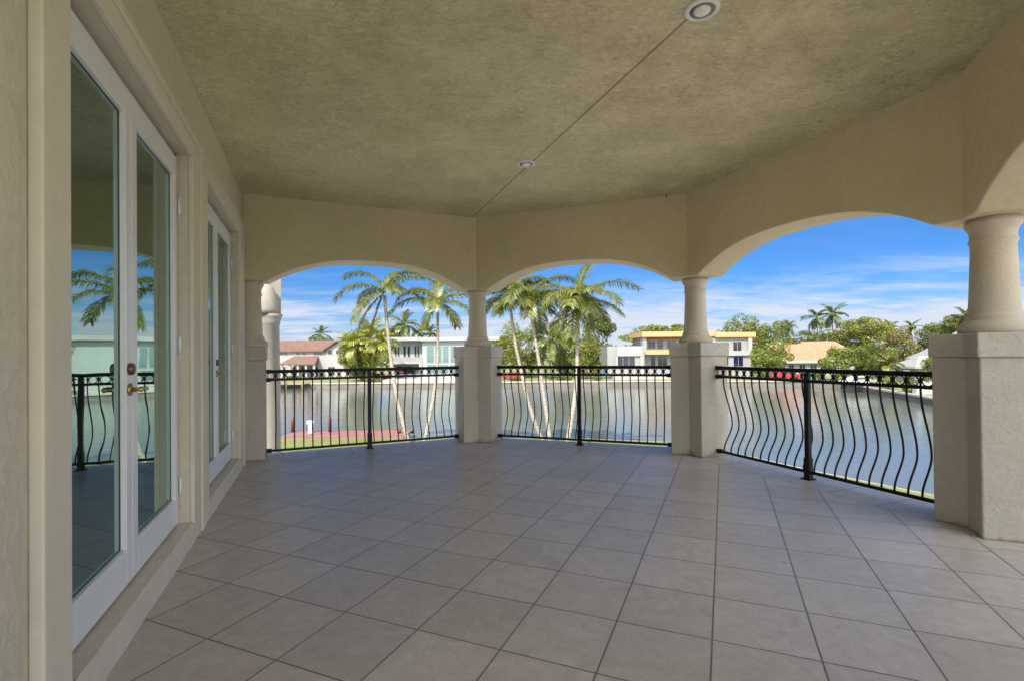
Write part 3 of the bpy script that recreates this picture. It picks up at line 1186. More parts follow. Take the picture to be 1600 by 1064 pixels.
# french doors
def french_door(d0, d1, label):
    bm_ = (d0 + d1) / 2 + (0.05 if d0 > 4.5 else 0.0)
    c = wf(AD, bm_, SILLZ)
    root = thing('french_door', c, label, 'door', 'white french doors in the house wall')
    zb, zt = SILLZ + 0.012, HEAD - 0.03
    m = MB()
    # jamb and head lining, dark weather gap
    wbox(m, AD - 0.10, AD - 0.012, d0 + 0.001, d0 + 0.018, SILLZ + 0.001, HEAD - 0.001)
    wbox(m, AD - 0.10, AD - 0.012, d1 - 0.018, d1 - 0.001, SILLZ + 0.001, HEAD - 0.001)
    wbox(m, AD - 0.10, AD - 0.020, d0 + 0.0182, d1 - 0.0182, HEAD - 0.02, HEAD - 0.001)
    wbox(m, AD - 0.10, AD - 0.02, d0 + 0.0182, d1 - 0.0182, SILLZ + 0.0005, SILLZ + 0.010)
    m.build('door_frame', DARK, root)
    for k in (0, 1):
        l0, l1 = (d0 + 0.02, bm_ - 0.002) if k == 0 else (bm_ + 0.002, d1 - 0.02)
        ls, rs = (0.115, 0.088) if k == 0 else (0.085, 0.075)
        if d0 > 4.5:
            ls, rs = (0.115, 0.075) if k == 0 else (0.060, 0.055)
        g0, g1 = l0 + ls, l1 - rs
        gz0, gz1 = zb + 0.175, zt - 0.135
        m = MB()
        f0, f1 = AD - 0.045, AD
        wbox(m, f0, f1, l0, g0, zb, zt)
        wbox(m, f0, f1, g1, l1, zb, zt)
        wbox(m, f0, f1, g0 + 0.0002, g1 - 0.0002, zb, gz0)
        wbox(m, f0, f1, g0 + 0.0002, g1 - 0.0002, gz1, zt)
        leaf = m.build('door_leaf', WHITE, root, bevel=0.004)
        # glazing bead
        m = MB()
        q0, q1 = AD - 0.022, AD - 0.004
        wbox(m, q0, q1, g0 + 0.0005, g0 + 0.012, gz0 + 0.0005, gz1 - 0.0005)
        wbox(m, q0, q1, g1 - 0.012, g1 - 0.0005, gz0 + 0.0005, gz1 - 0.0005)
        wbox(m, q0, q1, g0 + 0.0122, g1 - 0.0122, gz0 + 0.0005, gz0 + 0.012)
        wbox(m, q0, q1, g0 + 0.0122, g1 - 0.0122, gz1 - 0.012, gz1 - 0.0005)
        bd = m.build('glazing_bead', WHITE)
        m = MB()
        m.add([wf(AD - 0.026, g0 + 0.0003, gz0 + 0.0003), wf(AD - 0.026, g1 - 0.0003, gz0 + 0.0003), wf(AD - 0.026, g1 - 0.0003, gz1 - 0.0003), wf(AD - 0.026, g0 + 0.0003, gz1 - 0.0003),
               wf(AD - 0.032, g0 + 0.0003, gz0 + 0.0003), wf(AD - 0.032, g1 - 0.0003, gz0 + 0.0003), wf(AD - 0.032, g1 - 0.0003, gz1 - 0.0003), wf(AD - 0.032, g0 + 0.0003, gz1 - 0.0003)],
              [(0, 1, 2, 3), (7, 6, 5, 4), (0, 4, 5, 1), (1, 5, 6, 2), (2, 6, 7, 3), (3, 7, 4, 0)])
        pn = m.build('pane', GLASS)
        kids = [bd, pn]
        if k == 0:
            hb = l1 - 0.045
            hz, dz = 1.152, 1.258
            m = MB()
            m.tube([wf(AD + 0.0005, hb, hz), wf(AD + 0.010, hb, hz), wf(AD + 0.014, hb, hz)], [0.033, 0.033, 0.022], 24)
            m.tube([wf(AD + 0.012, hb, hz), wf(AD + 0.045, hb, hz), wf(AD + 0.056, hb, hz)], [0.012, 0.011, 0.015], 14)
            m.tube([wf(AD + 0.052, hb - 0.008, hz), wf(AD + 0.056, hb + 0.02, hz + 0.002), wf(AD + 0.056, hb + 0.06, hz + 0.006), wf(AD + 0.050, hb + 0.10, hz - 0.002), wf(AD + 0.046, hb + 0.115, hz - 0.006)],
                   [0.012, 0.011, 0.009, 0.0105, 0.008], 12)
            kids.append(m.build('handle', BRASS))
            m = MB()
            m.tube([wf(AD + 0.0005, hb, dz), wf(AD + 0.016, hb, dz), wf(AD + 0.024, hb, dz), wf(AD + 0.026, hb, dz)], [0.031, 0.031, 0.024, 0.012], 24)
            kids.append(m.build('deadbolt', BRONZE))
        else:
            for hz in (0.40, 1.40, 2.38):
                m = MB()
                m.tube([wf(AD + 0.011, d1 - 0.013, hz - 0.055), wf(AD + 0.011, d1 - 0.013, hz + 0.055)], 0.0095, 12)
                m.tube([wf(AD + 0.011, d1 - 0.013, hz + 0.0555), wf(AD + 0.011, d1 - 0.013, hz + 0.064)], 0.006, 10)
                kids.append(m.build('hinge', WHITE))
        for kd in kids:
            kd.parent = leaf
    return root


french_door(*D1, 'nearer white french door with brass lever, reflecting palms and railing in its glass')
french_door(*D2, 'farther white french door seen almost edge on, beside the corner column')

# ------------------------------------------------------------------ neighbouring porch seen past the corner column
pc = at(424, 600, 10.7)
porch = thing('porch', (pc.x, pc.y, LZ), 'pale stucco porch arch on a tall round column outside the left arch', 'porch')
m = MB().lathe((pc.x, pc.y, LZ), [(0.22, 0), (0.22, 0.3), (0.185, 0.36), (0.18, 3.0), (0.165, 2.20 - LZ - 0.22), (0.185, 2.20 - LZ - 0.20), (0.18, 2.20 - LZ - 0.15), (0.215, 2.20 - LZ - 0.06), (0.235, 2.20 - LZ)], 30)
m.build('shaft', OUTW, porch)
m = MB()
vd = Vector((pc.x, pc.y, 0)).normalized()
rt = Vector((vd.y, -vd.x, 0))
TP = Matrix((rt, vd, Vector((0, 0, 1)))).transposed().to_4x4()
TP.translation = Vector((pc.x, pc.y, 0))
m.box(-2.6, 0.20, 0.12, 0.62, 2.95, 4.6, TP)
m.box(-0.24, 0.20, 0.12, 0.62, 2.2005, 2.95, TP)
m.build('beam', OUTW, porch)
m = MB()
m.lathe((pc.x - rt.x * 0.07, pc.y - rt.y * 0.07, 2.2005), [(0.235, 0.0), (0.235, 0.10), (0.225, 0.22), (0.20, 0.34), (0.165, 0.46), (0.12, 0.56), (0.06, 0.63), (0.01, 0.66)], 28)
m.build('springer', OUTW, porch)
# ------------------------------------------------------------------ dock and its posts
dz = -4.10
m = MB()
dock = thing('dock', (-11, 34.2, WZ), 'brick red painted dock at the edge of the lawn', 'dock')
x0, x1, y0, y1 = -15.6, -7.2, 31.55, 36.0
nb_ = 30
for k in range(nb_):
    a = x0 + (x1 - x0) * k / nb_
    b = x0 + (x1 - x0) * (k + 0.93) / nb_
    m.box(a, b, y0, y1, dz - 0.05, dz)
m.build('deck', REDP, dock)
m = MB()
m.box(x0 - 0.05, x1 + 0.05, y0 - 0.07, y0 - 0.003, dz - 0.25, dz - 0.004)
m.box(x0 - 0.05, x1 + 0.05, y1 + 0.003, y1 + 0.07, dz - 0.25, dz - 0.004)
m.build('edge_board', REDPOST, dock)
m = MB()
for x in (x0 + 0.3, (x0 + x1) / 2, x1 - 0.3):
    for y in (y0 + 0.4, y1 - 0.3):
        m.tube([(x, y, WZ - 1), (x, y, dz - 0.051)], 0.14, 10)
m.build('piling', WOOD, dock)
for px_, lab in ((457, 'red mooring post on the left of the dock'), (515.5, 'red mooring post near the middle of the dock, right of the white service stand')):
    p = at(px_, 660, 35.4)
    m = MB()
    m.tube([(p.x, p.y, dz + 0.001), (p.x, p.y, dz + 0.98), (p.x, p.y, dz + 1.0)], [0.11, 0.105, 0.08], 12)
    tag(m.build('mooring_post', REDPOST), lab, 'post', 'red mooring posts on the dock')
p = at(485, 670, 35.0)
st = thing('dock_pedestal', (p.x, p.y, dz), 'white service stand with a wide head on the red dock', 'dock stand')
m = MB().box(p.x - 0.16, p.x + 0.16, p.y - 0.12, p.y + 0.12, dz + 0.001, dz + 0.10).box(p.x - 0.11, p.x + 0.11, p.y - 0.09, p.y + 0.09, dz + 0.10, dz + 0.62)
m.build('body', WHITE, st, bevel=0.02)
m = MB().box(p.x - 0.25, p.x + 0.25, p.y - 0.10, p.y + 0.10, dz + 0.621, dz + 0.86)
m.build('head', WHITE, st, bevel=0.04)
p = at(624, 676, 34.5)
m = MB().tube([(p.x, p.y, dz + 0.0), (p.x, p.y, dz + 0.26), (p.x, p.y, dz + 0.30)], [0.11, 0.11, 0.07], 10)
tag(m.build('bollard', REDPOST), 'low red bollard at the right end of the dock', 'bollard')


# ------------------------------------------------------------------ palms
def frond(m, c, az, el, L, droop, rg, leaf=0.62, n=42, side_droop=0.9, width=0.040):
    """feather leaf: arched midrib with two rows of hanging leaflets"""
    pts, dirs = [], []
    p = Vector(c)
    seg = n
    azr = az
    for k in range(seg + 1):
        t = k / seg
        a = el - droop * (t ** 1.25)
        d = Vector((math.cos(azr) * math.cos(a), math.sin(azr) * math.cos(a), math.sin(a)))
        pts.append(p.copy())
        dirs.append(d)
        p = p + d * (L / seg)
    m.tube(pts[::3] + ([pts[-1]] if seg % 3 else []), [0.035 * (1 - 0.8 * k / len(pts[::3])) + 0.006 for k in range(len(pts[::3]) + (1 if seg % 3 else 0))], 5, mi=1)
    for k in range(2, seg + 1):
        t = k / seg
        ln = leaf * (0.40 + 1.05 * math.sin(PI * min(1, 0.10 + 0.80 * t)) ** 0.8) * (0.9 if t < 0.9 else 0.75)
        d = dirs[k]
        side = d.cross(Vector((0, 0, 1)))
        if side.length < 0.05:
            side = Vector((math.sin(azr), -math.cos(azr), 0))
        side.normalize()
        up = side.cross(d).normalized()
        for sg in (-1, 1):
            for sub in (0, 0.5):
                base = pts[k] + d * (sub * L / seg)
                l_ = ln * rg.uniform(0.8, 1.12)
                dr = side * sg * rg.uniform(0.75, 1.0) + d * rg.uniform(0.45, 0.8) + up * rg.uniform(-0.05, 0.30)
                dr.normalize()
                wv = (d * 0.9 - dr * dr.dot(d)).normalized() * width * rg.uniform(0.7, 1.2)
                hang = side_droop * rg.uniform(0.6, 1.25)
                p1 = base + dr * l_ * 0.5
                d2 = (dr + Vector((0, 0, -hang))).normalized()
                p2 = p1 + d2 * l_ * 0.32
                d3 = (dr + Vector((0, 0, -2.0 * hang))).normalized()
                p3 = p2 + d3 * l_ * 0.25
                m.add([base - wv * 0.4, base + wv * 0.4, p1 + wv * 0.5, p1 - wv * 0.5, p2 + wv * 0.36, p2 - wv * 0.36, p3],
                      [(0, 1, 2, 3), (3, 2, 4, 5), (5, 4, 6)])


def palm(name, trunk, rad, crown, fronds, label, cat='palm tree', group=None, leaf=0.62, mat=None, n=42, barkm=None, shaft=None, width=0.040, extra=0, seed=1, Lf=3.0):
    rg = random.Random(seed)
    root = thing(name, trunk[0], label, cat, group)
    # smooth the trunk line
    P = [Vector(p) for p in trunk]
    pts = []
    for i in range(len(P) - 1):
        p0, p1, p2, p3 = P[max(0, i - 1)], P[i], P[i + 1], P[min(len(P) - 1, i + 2)]
        for k in range(8):
            t = k / 8
            pts.append(0.5 * ((2 * p1) + (p2 - p0) * t + (2 * p0 - 5 * p1 + 4 * p2 - p3) * t * t + (3 * p1 - p0 - 3 * p2 + p3) * t ** 3))
    pts.append(P[-1])
    rr = []
    for k in range(len(pts)):
        t = k / (len(pts) - 1)
        r = 0.70 * rad * (1.0 - 0.40 * t) * (1 + 0.045 * math.sin(k * 2.4))
        if t < 0.08:
            r *= 1 + (0.08 - t) * 6
        rr.append(r)
    MB().tube(pts, rr, 12).build('trunk', barkm or BARK, root)
    c = Vector(crown)
    m = MB()
    for az, el, L, dr in fronds:
        frond(m, c + Vector((0, 0, rg.uniform(-0.1, 0.15))), R(az), R(el), L, R(dr), rg, leaf, n, width=width)
    for k in range(extra):
        az = rg.uniform(0, 360)
        el = rg.choice((65, 45, 25, 5, -20)) + rg.uniform(-10, 10)
        frond(m, c + Vector((0, 0, rg.uniform(-0.15, 0.1))), R(az), R(el), Lf * rg.uniform(0.8, 1.1), R(rg.uniform(60, 90)), rg, leaf, n, width=width)
    m.build('crown', [mat or PALML, PALMY], root)
    if shaft:
        m = MB()
        m.tube([c + Vector((0, 0, -shaft)), c + Vector((0, 0, -shaft * 0.5)), c + Vector((0, 0, 0.1))], [rad * 0.75, rad * 0.95, rad * 0.5], 12)
        m.build('crownshaft', PALMY, root)
    return root


def trk(Y, *pp):
    return [at(x, y, Y) for x, y in pp]


def grounded(pts):
    p = pts[0].copy()
    p.z = LZ - 0.02
    d = pts[0] - pts[1]
    k = (p.z - pts[0].z) / d.z if abs(d.z) > 1e-6 else 0
    q = pts[0] + d * k if 0 < k < 4 else Vector((pts[0].x, pts[0].y, p.z))
    return [q] + (pts if k > 0.05 else pts[1:])


GP = 'palms on the near lawn by the water'
Y1 = 29.2
palm('coconut_palm', grounded(trk(Y1, (637, 686), (630, 660), (622, 628), (615, 590), (609, 545), (604, 500), (601, 462))), 0.20, at(601, 455, Y1),
     [(180, 32, 3.3, 95), (172, 62, 3.0, 100), (60, 72, 2.0, 60), (5, 40, 3.2, 75), (-15, 8, 3.0, 70), (205, -42, 3.0, 38), (230, -15, 2.8, 60), (140, 20, 2.6, 80), (300, 30, 2.4, 90), (195, -68, 2.8, 12), (20, 62, 2.6, 90)],
     'tallest leaning palm under the left arch, fronds arching to the left', group=GP, seed=3)
Y2 = 28.6
palm('coconut_palm', grounded(trk(Y2, (664, 686), (669, 664), (676, 628), (681, 594), (684, 560), (684, 520), (684, 480))), 0.17, at(684, 472, Y2),
     [(182, 22, 3.2, 85), (160, 58, 2.0, 70), (95, 74, 1.7, 50), (0, 30, 2.9, 80), (-20, 12, 2.6, 75), (215, -50, 1.9, 30), (20, 60, 2.2, 90), (270, 20, 2.2, 90), (190, 40, 2.6, 95), (330, -25, 2.0, 50)],
     'slimmer palm with a kinked trunk between the tallest palm and the bright pedestal', group=GP, seed=4)
Y3 = 28.4
palm('coconut_palm', grounded(trk(Y3, (846, 684), (836, 660), (825, 625), (815, 582), (806, 540), (800, 500), (797, 470))), 0.18, at(797, 462, Y3),
     [(185, 20, 2.4, 70), (170, 60, 2.0, 80), (10, 58, 2.8, 105), (-10, 20, 2.2, 70), (230, -30, 1.6, 40), (60, 40, 2.4, 80), (300, 10, 2.2, 80), (150, 0, 2.0, 60)],
     'leftmost palm under the middle arch, partly behind the column', group=GP, mat=PALMY, seed=5, extra=3, Lf=2.2)
Y4 = 28.0
palm('coconut_palm', grounded(trk(Y4, (859, 686), (856, 662), (851, 628), (845, 585), (839, 545), (832, 505), (829, 475))), 0.18, at(829, 462, Y4),
     [(180, 45, 2.4, 100), (15, 50, 3.2, 85), (-5, 25, 2.6, 80), (200, 5, 2.2, 60), (320, -15, 2.0, 55), (80, 60, 2.4, 80), (235, 35, 2.6, 110), (260, -30, 1.8, 50), (30, 15, 2.4, 70)],
     'dark stemmed palm in the middle of the three under the central arch', group=GP, seed=6, extra=3, Lf=2.3)
Y5 = 26.6
palm('coconut_palm', grounded(trk(Y5, (887, 690), (891, 665), (897, 630), (901, 590), (902, 555), (902, 520), (902, 478))), 0.20, at(902, 468, Y5),
     [(28, 84, 2.4, 42), (8, 45, 3.8, 78), (-8, 5, 2.6, 55), (172, 48, 2.6, 95), (185, 10, 2.2, 75), (238, -58, 2.3, 22), (285, 5, 2.0, 80), (315, -62, 2.5, 15), (200, -35, 2.3, 40), (90, 40, 2.8, 80), (320, 25, 2.8, 85), (215, 30, 2.4, 90), (60, 15, 2.6, 70), (260, 45, 2.0, 90)],
     'thick crowned bright palm under the right half of the middle arch', group=GP, mat=PALMY, seed=7, leaf=0.68, extra=4, Lf=2.5)


# ------------------------------------------------------------------ broadleaf trees
def leaf_blob(m, c, rad, nleaf, size, rg, up=0.35):
    for k in range(nleaf):
        d = Vector((rg.gauss(0, 1), rg.gauss(0, 1), rg.gauss(0, 1))).normalized()
        p = Vector(c) + Vector((d.x * rad[0], d.y * rad[1], d.z * rad[2])) * (rg.uniform(0.45, 1.0) ** 0.6)
        nrm = (d + Vector((rg.gauss(0, 0.5), rg.gauss(0, 0.5), rg.gauss(0, 0.5) + up))).normalized()
        x = nrm.orthogonal().normalized()
        a = rg.uniform(0, 2 * PI)
        y = nrm.cross(x)
        x, y = x * math.cos(a) + y * math.sin(a), y * math.cos(a) - x * math.sin(a)
        s = size * rg.uniform(0.6, 1.35)
        q = nrm * s * 0.18
        m.add([p - x * s * 0.5, p - y * s * 0.28 + q, p + x * s * 0.5, p + y * s * 0.28 + q], [(0, 1, 2, 3)])


def tree(name, label, cx, Y, ztop, zbase, w, mat, nblob=26, nleaf=120, size=0.5, flat=1.0, trunk_h=None, seed=1, cat='tree', group=None, gz=FZ, depth=None, low=0.0):
    rg = random.Random(seed)
    X = at(cx, 540, Y).x
    root = thing(name, (X, Y, gz), label, cat, group)
    hgt = ztop - zbase
    cz = zbase + hgt * 0.5
    dp = depth or w * 0.8
    m = MB()
    limbs = []
    nleaf, size = int(nleaf * 2.0), size * 0.66
    for k in range(nblob):
        for _ in range(30):
            x, y, z = rg.uniform(-1, 1), rg.uniform(-1, 1), rg.uniform(-1, 1)
            r2 = x * x + y * y + z * z
            if 0.25 < r2 < 1.0:
                break
        br = rg.uniform(0.16, 0.34)
        sx = w / 2 * (1 - br * 0.75)
        c = Vector((X + x * sx, Y + y * dp / 2 * (1 - br * 0.75), cz + z * hgt / 2 * (1 - br * 0.6)))
        rad = (w / 2 * br, dp / 2 * br, max(hgt / 2 * br * 1.1, 0.3) * flat)
        leaf_blob(m, c, rad, nleaf, size, rg)
        if k % 3 == 0:
            limbs.append(c)
    m.build('crown', mat, root)
    t = MB()
    tz = zbase + hgt * 0.35
    r = max(0.10, w * 0.022)
    t.tube([(X, Y, gz - 0.1), (X + 0.1, Y, (gz + tz) / 2), (X, Y, tz)], [r * 1.3, r, r * 0.8], 9)
    for c in limbs[:9]:
        md = Vector((X, Y, tz)) * 0.45 + c * 0.55 + Vector((0, 0, -hgt * 0.05))
        t.tube([(X, Y, tz - 0.2), md, c], [r * 0.6, r * 0.35, r * 0.12], 6)
    t.build('trunk', BARKD, root)
    return root


def zat(y, x, Y):
    return at(x, y, Y).z


def T(name, label, x0, x1, yt, yb, Y, mat, seed, **kw):
    cx = (x0 + x1) / 2
    tree(name, label, cx, Y, zat(yt, cx, Y), max(zat(yb, cx, Y), FZ + 0.02), (x1 - x0) / 780.0 * Y, mat, seed=seed, **kw)


# behind the left arch
T('background_tree', 'dark rounded tree rising behind the brown tiled roof', 455, 545, 526, 556, 128, LEAFG, 21, nblob=22, nleaf=80, size=0.7)
T('hedge_bush', 'dark green hedge in front of the brown roofed white house', 432, 482, 587, 595, 104, LEAFD, 22, nblob=16, nleaf=70, size=0.35, cat='bush')
T('bushy_tree', 'bright bushy clump between the brown roofed house and the modern white house', 524, 606, 510, 596, 97, LEAFB, 23, nblob=36, nleaf=150, size=0.55)
T('background_tree', 'green tree top between the bright clump and the modern white house roof', 600, 650, 505, 545, 122, LEAFG, 24, nblob=20, nleaf=80, size=0.65)
T('shrub', 'yellow green shrub on the white terrace edge below the bright clump', 568, 604, 588, 600, 93.5, LEAFB, 25, nblob=12, nleaf=70, size=0.3, cat='bush')
# behind the middle arch
T('shade_tree', 'big yellow green tree left of the bright palm, under the middle arch', 764, 862, 496, 585, 104, LEAFY, 31, nblob=34, nleaf=120, size=0.65)
T('shade_tree', 'dark dense tree crown right behind the bright palm', 905, 968, 488, 570, 112, LEAFD, 32, nblob=30, nleaf=120, size=0.65)
T('shade_tree', 'mid green tree filling the gap behind the two thin palm trunks', 840, 925, 505, 588, 108, LEAFG, 33, nblob=30, nleaf=110, size=0.65)
T('bushy_tree', 'warm yellow bush low behind the bright palm trunk, beside the grey block', 880, 948, 528, 598, 96, LEAFY, 34, nblob=28, nleaf=120, size=0.5)
T('rain_tree', 'broad flat topped tree behind the orange trimmed house', 962, 1085, 501, 556, 128, LEAFY, 35, nblob=40, nleaf=120, size=0.75, flat=0.55)
T('shrub', 'small bright shrub at the water edge under the middle railing post', 918, 945, 585, 603, 91.5, LEAFB, 36, nblob=12, nleaf=70, size=0.3, cat='bush')
T('shrub', 'low dark shrub on the bank left of the small bright shrub', 790, 830, 588, 600, 94, LEAFD, 37, nblob=12, nleaf=70, size=0.3, cat='bush')
T('shrub', 'low wide shrub on the bank behind the two thin palm trunks', 850, 900, 584, 600, 94, LEAFG, 38, nblob=14, nleaf=70, size=0.32, cat='bush')
# behind the right arch
T('shade_tree', 'large tree behind the right end of the orange trimmed house', 1118, 1210, 493, 560, 122, LEAFY, 41, nblob=36, nleaf=120, size=0.7)
T('shade_tree', 'bright green tree standing between the orange trimmed house and the orange tiled roof', 1160, 1250, 497, 585, 112, LEAFG, 42, nblob=36, nleaf=120, size=0.62)
T('bushy_tree', 'lower leafy tree in front of the orange tiled house at its left end', 1172, 1240, 528, 592, 92, LEAFB, 43, nblob=28, nleaf=120, size=0.48)
T('background_tree', 'dark far tree below the pair of slender palms', 1225, 1330, 515, 550, 150, LEAFD, 44, nblob=26, nleaf=90, size=0.8)
T('shade_tree', 'wide olive tree rising behind the orange tiled roof', 1300, 1398, 494, 548, 118, LEAFY, 45, nblob=38, nleaf=120, size=0.68)
T('bushy_tree', 'dense green tree covering the right end of the orange tiled roof', 1280, 1360, 536, 592, 84, LEAFB, 46, nblob=32, nleaf=130, size=0.45)
T('bushy_tree', 'orange tinged tree between the orange and the white tiled roofs', 1362, 1440, 514, 580, 92, LEAFO, 47, nblob=30, nleaf=120, size=0.5)
T('bushy_tree', 'green tree in front of the orange tinged tree', 1335, 1408, 532, 592, 80, LEAFG, 48, nblob=30, nleaf=130, size=0.42)
T('background_tree', 'dark tree mass behind the white tiled roof', 1432, 1530, 502, 552, 120, LEAFD, 49, nblob=34, nleaf=110, size=0.7)
T('shade_tree', 'bright tree rising to the right behind the white tiled roof', 1455, 1560, 492, 540, 110, LEAFG, 50, nblob=34, nleaf=110, size=0.65)
T('shrub', 'small tree with pale foliage in front of the white tiled house', 1436, 1475, 553, 600, 60, LEAFB, 51, nblob=22, nleaf=110, size=0.3)
for k, (a, b, yt, yb, Y, mt, lab) in enumerate([
        (1178, 1205, 580, 602, 88, LEAFB, 'round bright bush on the bank, left of the two red cars'),
        (1262, 1292, 580, 600, 82, LEAFG, 'green bush on the bank beside the right railing post'),
        (1300, 1330, 582, 606, 76, LEAFB, 'bright round bush on the bank, third from the railing post'),
        (1338, 1366, 583, 612, 70, LEAFY, 'yellowish bush on the curving right bank'),
        (1374, 1400, 584, 618, 64, LEAFB, 'vivid green bush hanging over the right seawall'),
        (1404, 1432, 586, 622, 59, LEAFB, 'vivid green bush nearest the white steps on the right bank')]):
    T('shrub', lab, a, b, yt, yb, Y, mt, 60 + k, nblob=14, nleaf=80, size=0.3, cat='bush', group='bushes along the right bank')

# far woods: one mass of leaves that closes the horizon
wm_ = MB()
rg = random.Random(99)
for k in range(560):
    x = rg.uniform(-620, 420)
    y = 190 + rg.uniform(0, 60) - 0.10 * min(abs(x), 330)
    h_ = rg.uniform(4.5, 8.5)
    leaf_blob(wm_, (x, y, FZ + h_ * 0.55), (rg.uniform(4, 8), 4, h_ * 0.5), 46, 1.8, rg)
tag(wm_.build('far_woods', LEAFD), 'dark green belt of far trees along the horizon', 'woods', kind='stuff')


# far palms
def far_palm(x, ytop, Y, label, h_crown=1.0, n=14, L=2.4, seed=1, group='far palms against the sky', mat=None, gz=FZ, leaf=0.6):
    c = at(x, ytop, Y)
    rg = random.Random(seed)
    fr = []
    for k in range(n):
        az = 360 * k / n + rg.uniform(-12, 12)
        el = (70, 35, 5, -30)[k % 4] + rg.uniform(-10, 10)
        fr.append((az, el, L * rg.uniform(0.85, 1.1), rg.uniform(45, 80)))
    palm('palm_tree', [(c.x, c.y, gz), (c.x + 0.2, c.y, (gz + c.z) / 2), (c.x, c.y, c.z)], 0.22, c, fr, label, group=group, leaf=leaf, n=12, mat=mat or PALMD, seed=seed, width=0.16, barkm=BARKD)


far_palm(1276, 497, 118, 'left one of the pair of slender palms against the sky', L=3.4, seed=71, leaf=0.9)
far_palm(1300, 493, 122, 'taller right one of the pair of slender palms against the sky', L=3.8, seed=72, leaf=1.0)
far_palm(501, 523, 135, 'tiny palm poking up behind the brown tiled roof', L=3.0, seed=73)
far_palm(655, 520, 128, 'left small palm showing above the modern white house roof', L=2.8, seed=74)
far_palm(672, 520, 130, 'right small palm showing above the modern white house roof', L=2.8, seed=75)
far_palm(632, 508, 118, 'palm behind the left end of the modern white house roof', L=4.0, seed=76, mat=PALML, leaf=1.0)
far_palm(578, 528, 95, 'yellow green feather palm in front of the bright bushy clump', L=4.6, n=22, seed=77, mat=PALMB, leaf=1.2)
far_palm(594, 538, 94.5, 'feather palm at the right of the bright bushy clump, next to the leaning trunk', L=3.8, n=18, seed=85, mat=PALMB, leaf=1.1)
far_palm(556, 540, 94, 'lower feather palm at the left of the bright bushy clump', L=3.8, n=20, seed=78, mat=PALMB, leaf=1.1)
far_palm(858, 530, 100, 'wide feather palm between the palm trunks under the middle arch', L=5.4, n=20, seed=79, mat=PALML, leaf=1.2)
far_palm(1390, 512, 140, 'far dark palm above the orange tinged tree', L=2.8, seed=80)
far_palm(1424, 512, 140, 'far dark palm just left of the dark tree mass', L=2.8, seed=81)
far_palm(1508, 494, 108, 'palm top breaking the tree line beside the right column', L=3.2, seed=82, mat=PALML)
far_palm(1232, 512, 140, 'small far palm left of the pair of slender palms', L=2.8, seed=83)
far_palm(1385, 570, 66, 'pale fan palm in front of the white tiled house', L=2.0, n=16, seed=84, mat=PALMY, leaf=0.5)


# ------------------------------------------------------------------ far houses
def hbox(m, x0, x1, y0, y1, Y, dep, zb=None):
    a, b = at(x0, y0, Y), at(x1, y0, Y)
    zt = at((x0 + x1) / 2, y0, Y).z
    z0 = at((x0 + x1) / 2, y1, Y).z if zb is None else zb
    m.box(a.x, b.x, Y, Y + dep, z0, zt)
    return m


def window(parent, x0, x1, y0, y1, Y, glass=None, frame=None, mull=1):
    a, b = at(x0, y0, Y), at(x1, y1, Y)
    m = MB()
    fwid = 0.07
    X0, X1, Z0, Z1 = a.x, b.x, b.z, a.z
    m.box(X0 - fwid, X0, Y - 0.06, Y - 0.003, Z0 - fwid, Z1 + fwid)
    m.box(X1, X1 + fwid, Y - 0.06, Y - 0.003, Z0 - fwid, Z1 + fwid)
    m.box(X0 + 0.002, X1 - 0.002, Y - 0.06, Y - 0.003, Z1, Z1 + fwid)
    m.box(X0 + 0.002, X1 - 0.002, Y - 0.08, Y - 0.003, Z0 - fwid, Z0)
    for k in range(1, mull):
        xm = X0 + (X1 - X0) * k / mull
        m.box(xm - 0.03, xm + 0.03, Y - 0.055, Y - 0.003, Z0 + 0.002, Z1 - 0.002)
    f = m.build('window', frame or HWHITE, parent)
    m = MB().box(X0 + 0.001, X1 - 0.001, Y - 0.03, Y - 0.004, Z0 + 0.001, Z1 - 0.001)
    p = m.build('pane', glass or WIN)
    p.parent = f
    p.matrix_parent_inverse = Matrix.Identity(4)
    # window objects are built in world space under an offset root
    f_loc = parent.location
    p.matrix_parent_inverse = Matrix.Identity(4)
    return f


def gable_roof(m, x0, x1, ya, yb, ze, zr, over=0.4, hip=0.0):
    """ridge along x from x0 to x1"""
    x0 -= over
    x1 += over
    yr = (ya + yb) / 2
    ya -= over
    yb += over
    vs = [(x0, ya, ze), (x1, ya, ze), (x1, yb, ze), (x0, yb, ze), (x0 + hip, yr, zr), (x1 - hip, yr, zr),
          (x0, ya, ze - 0.2), (x1, ya, ze - 0.2), (x1, yb, ze - 0.2), (x0, yb, ze - 0.2)]
    fs = [(0, 1, 5, 4), (1, 2, 5), (2, 3, 4, 5), (3, 0, 4), (6, 9, 8, 7), (0, 6, 7, 1), (1, 7, 8, 2), (2, 8, 9, 3), (3, 9, 6, 0)]
    m.add(vs, fs)


# white house with brown red tiles
Yh = 108
hl = thing('tiled_house', (at(490, 590, Yh).x, Yh, FZ), 'white two storey house with a brown red tiled roof beyond the canal', 'house')
m = MB()
Xa, Xb, Xc = at(400, 560, Yh).x, at(512, 560, Yh).x, at(548, 560, Yh).x
ze, zr = zat(548, 470, Yh), zat(531, 470, Yh)
m.box(Xa, Xb, Yh, Yh + 9, FZ, ze - 0.05)
m.box(Xb + 0.002, Xc, Yh - 0.8, Yh + 9, FZ, ze + 0.2)
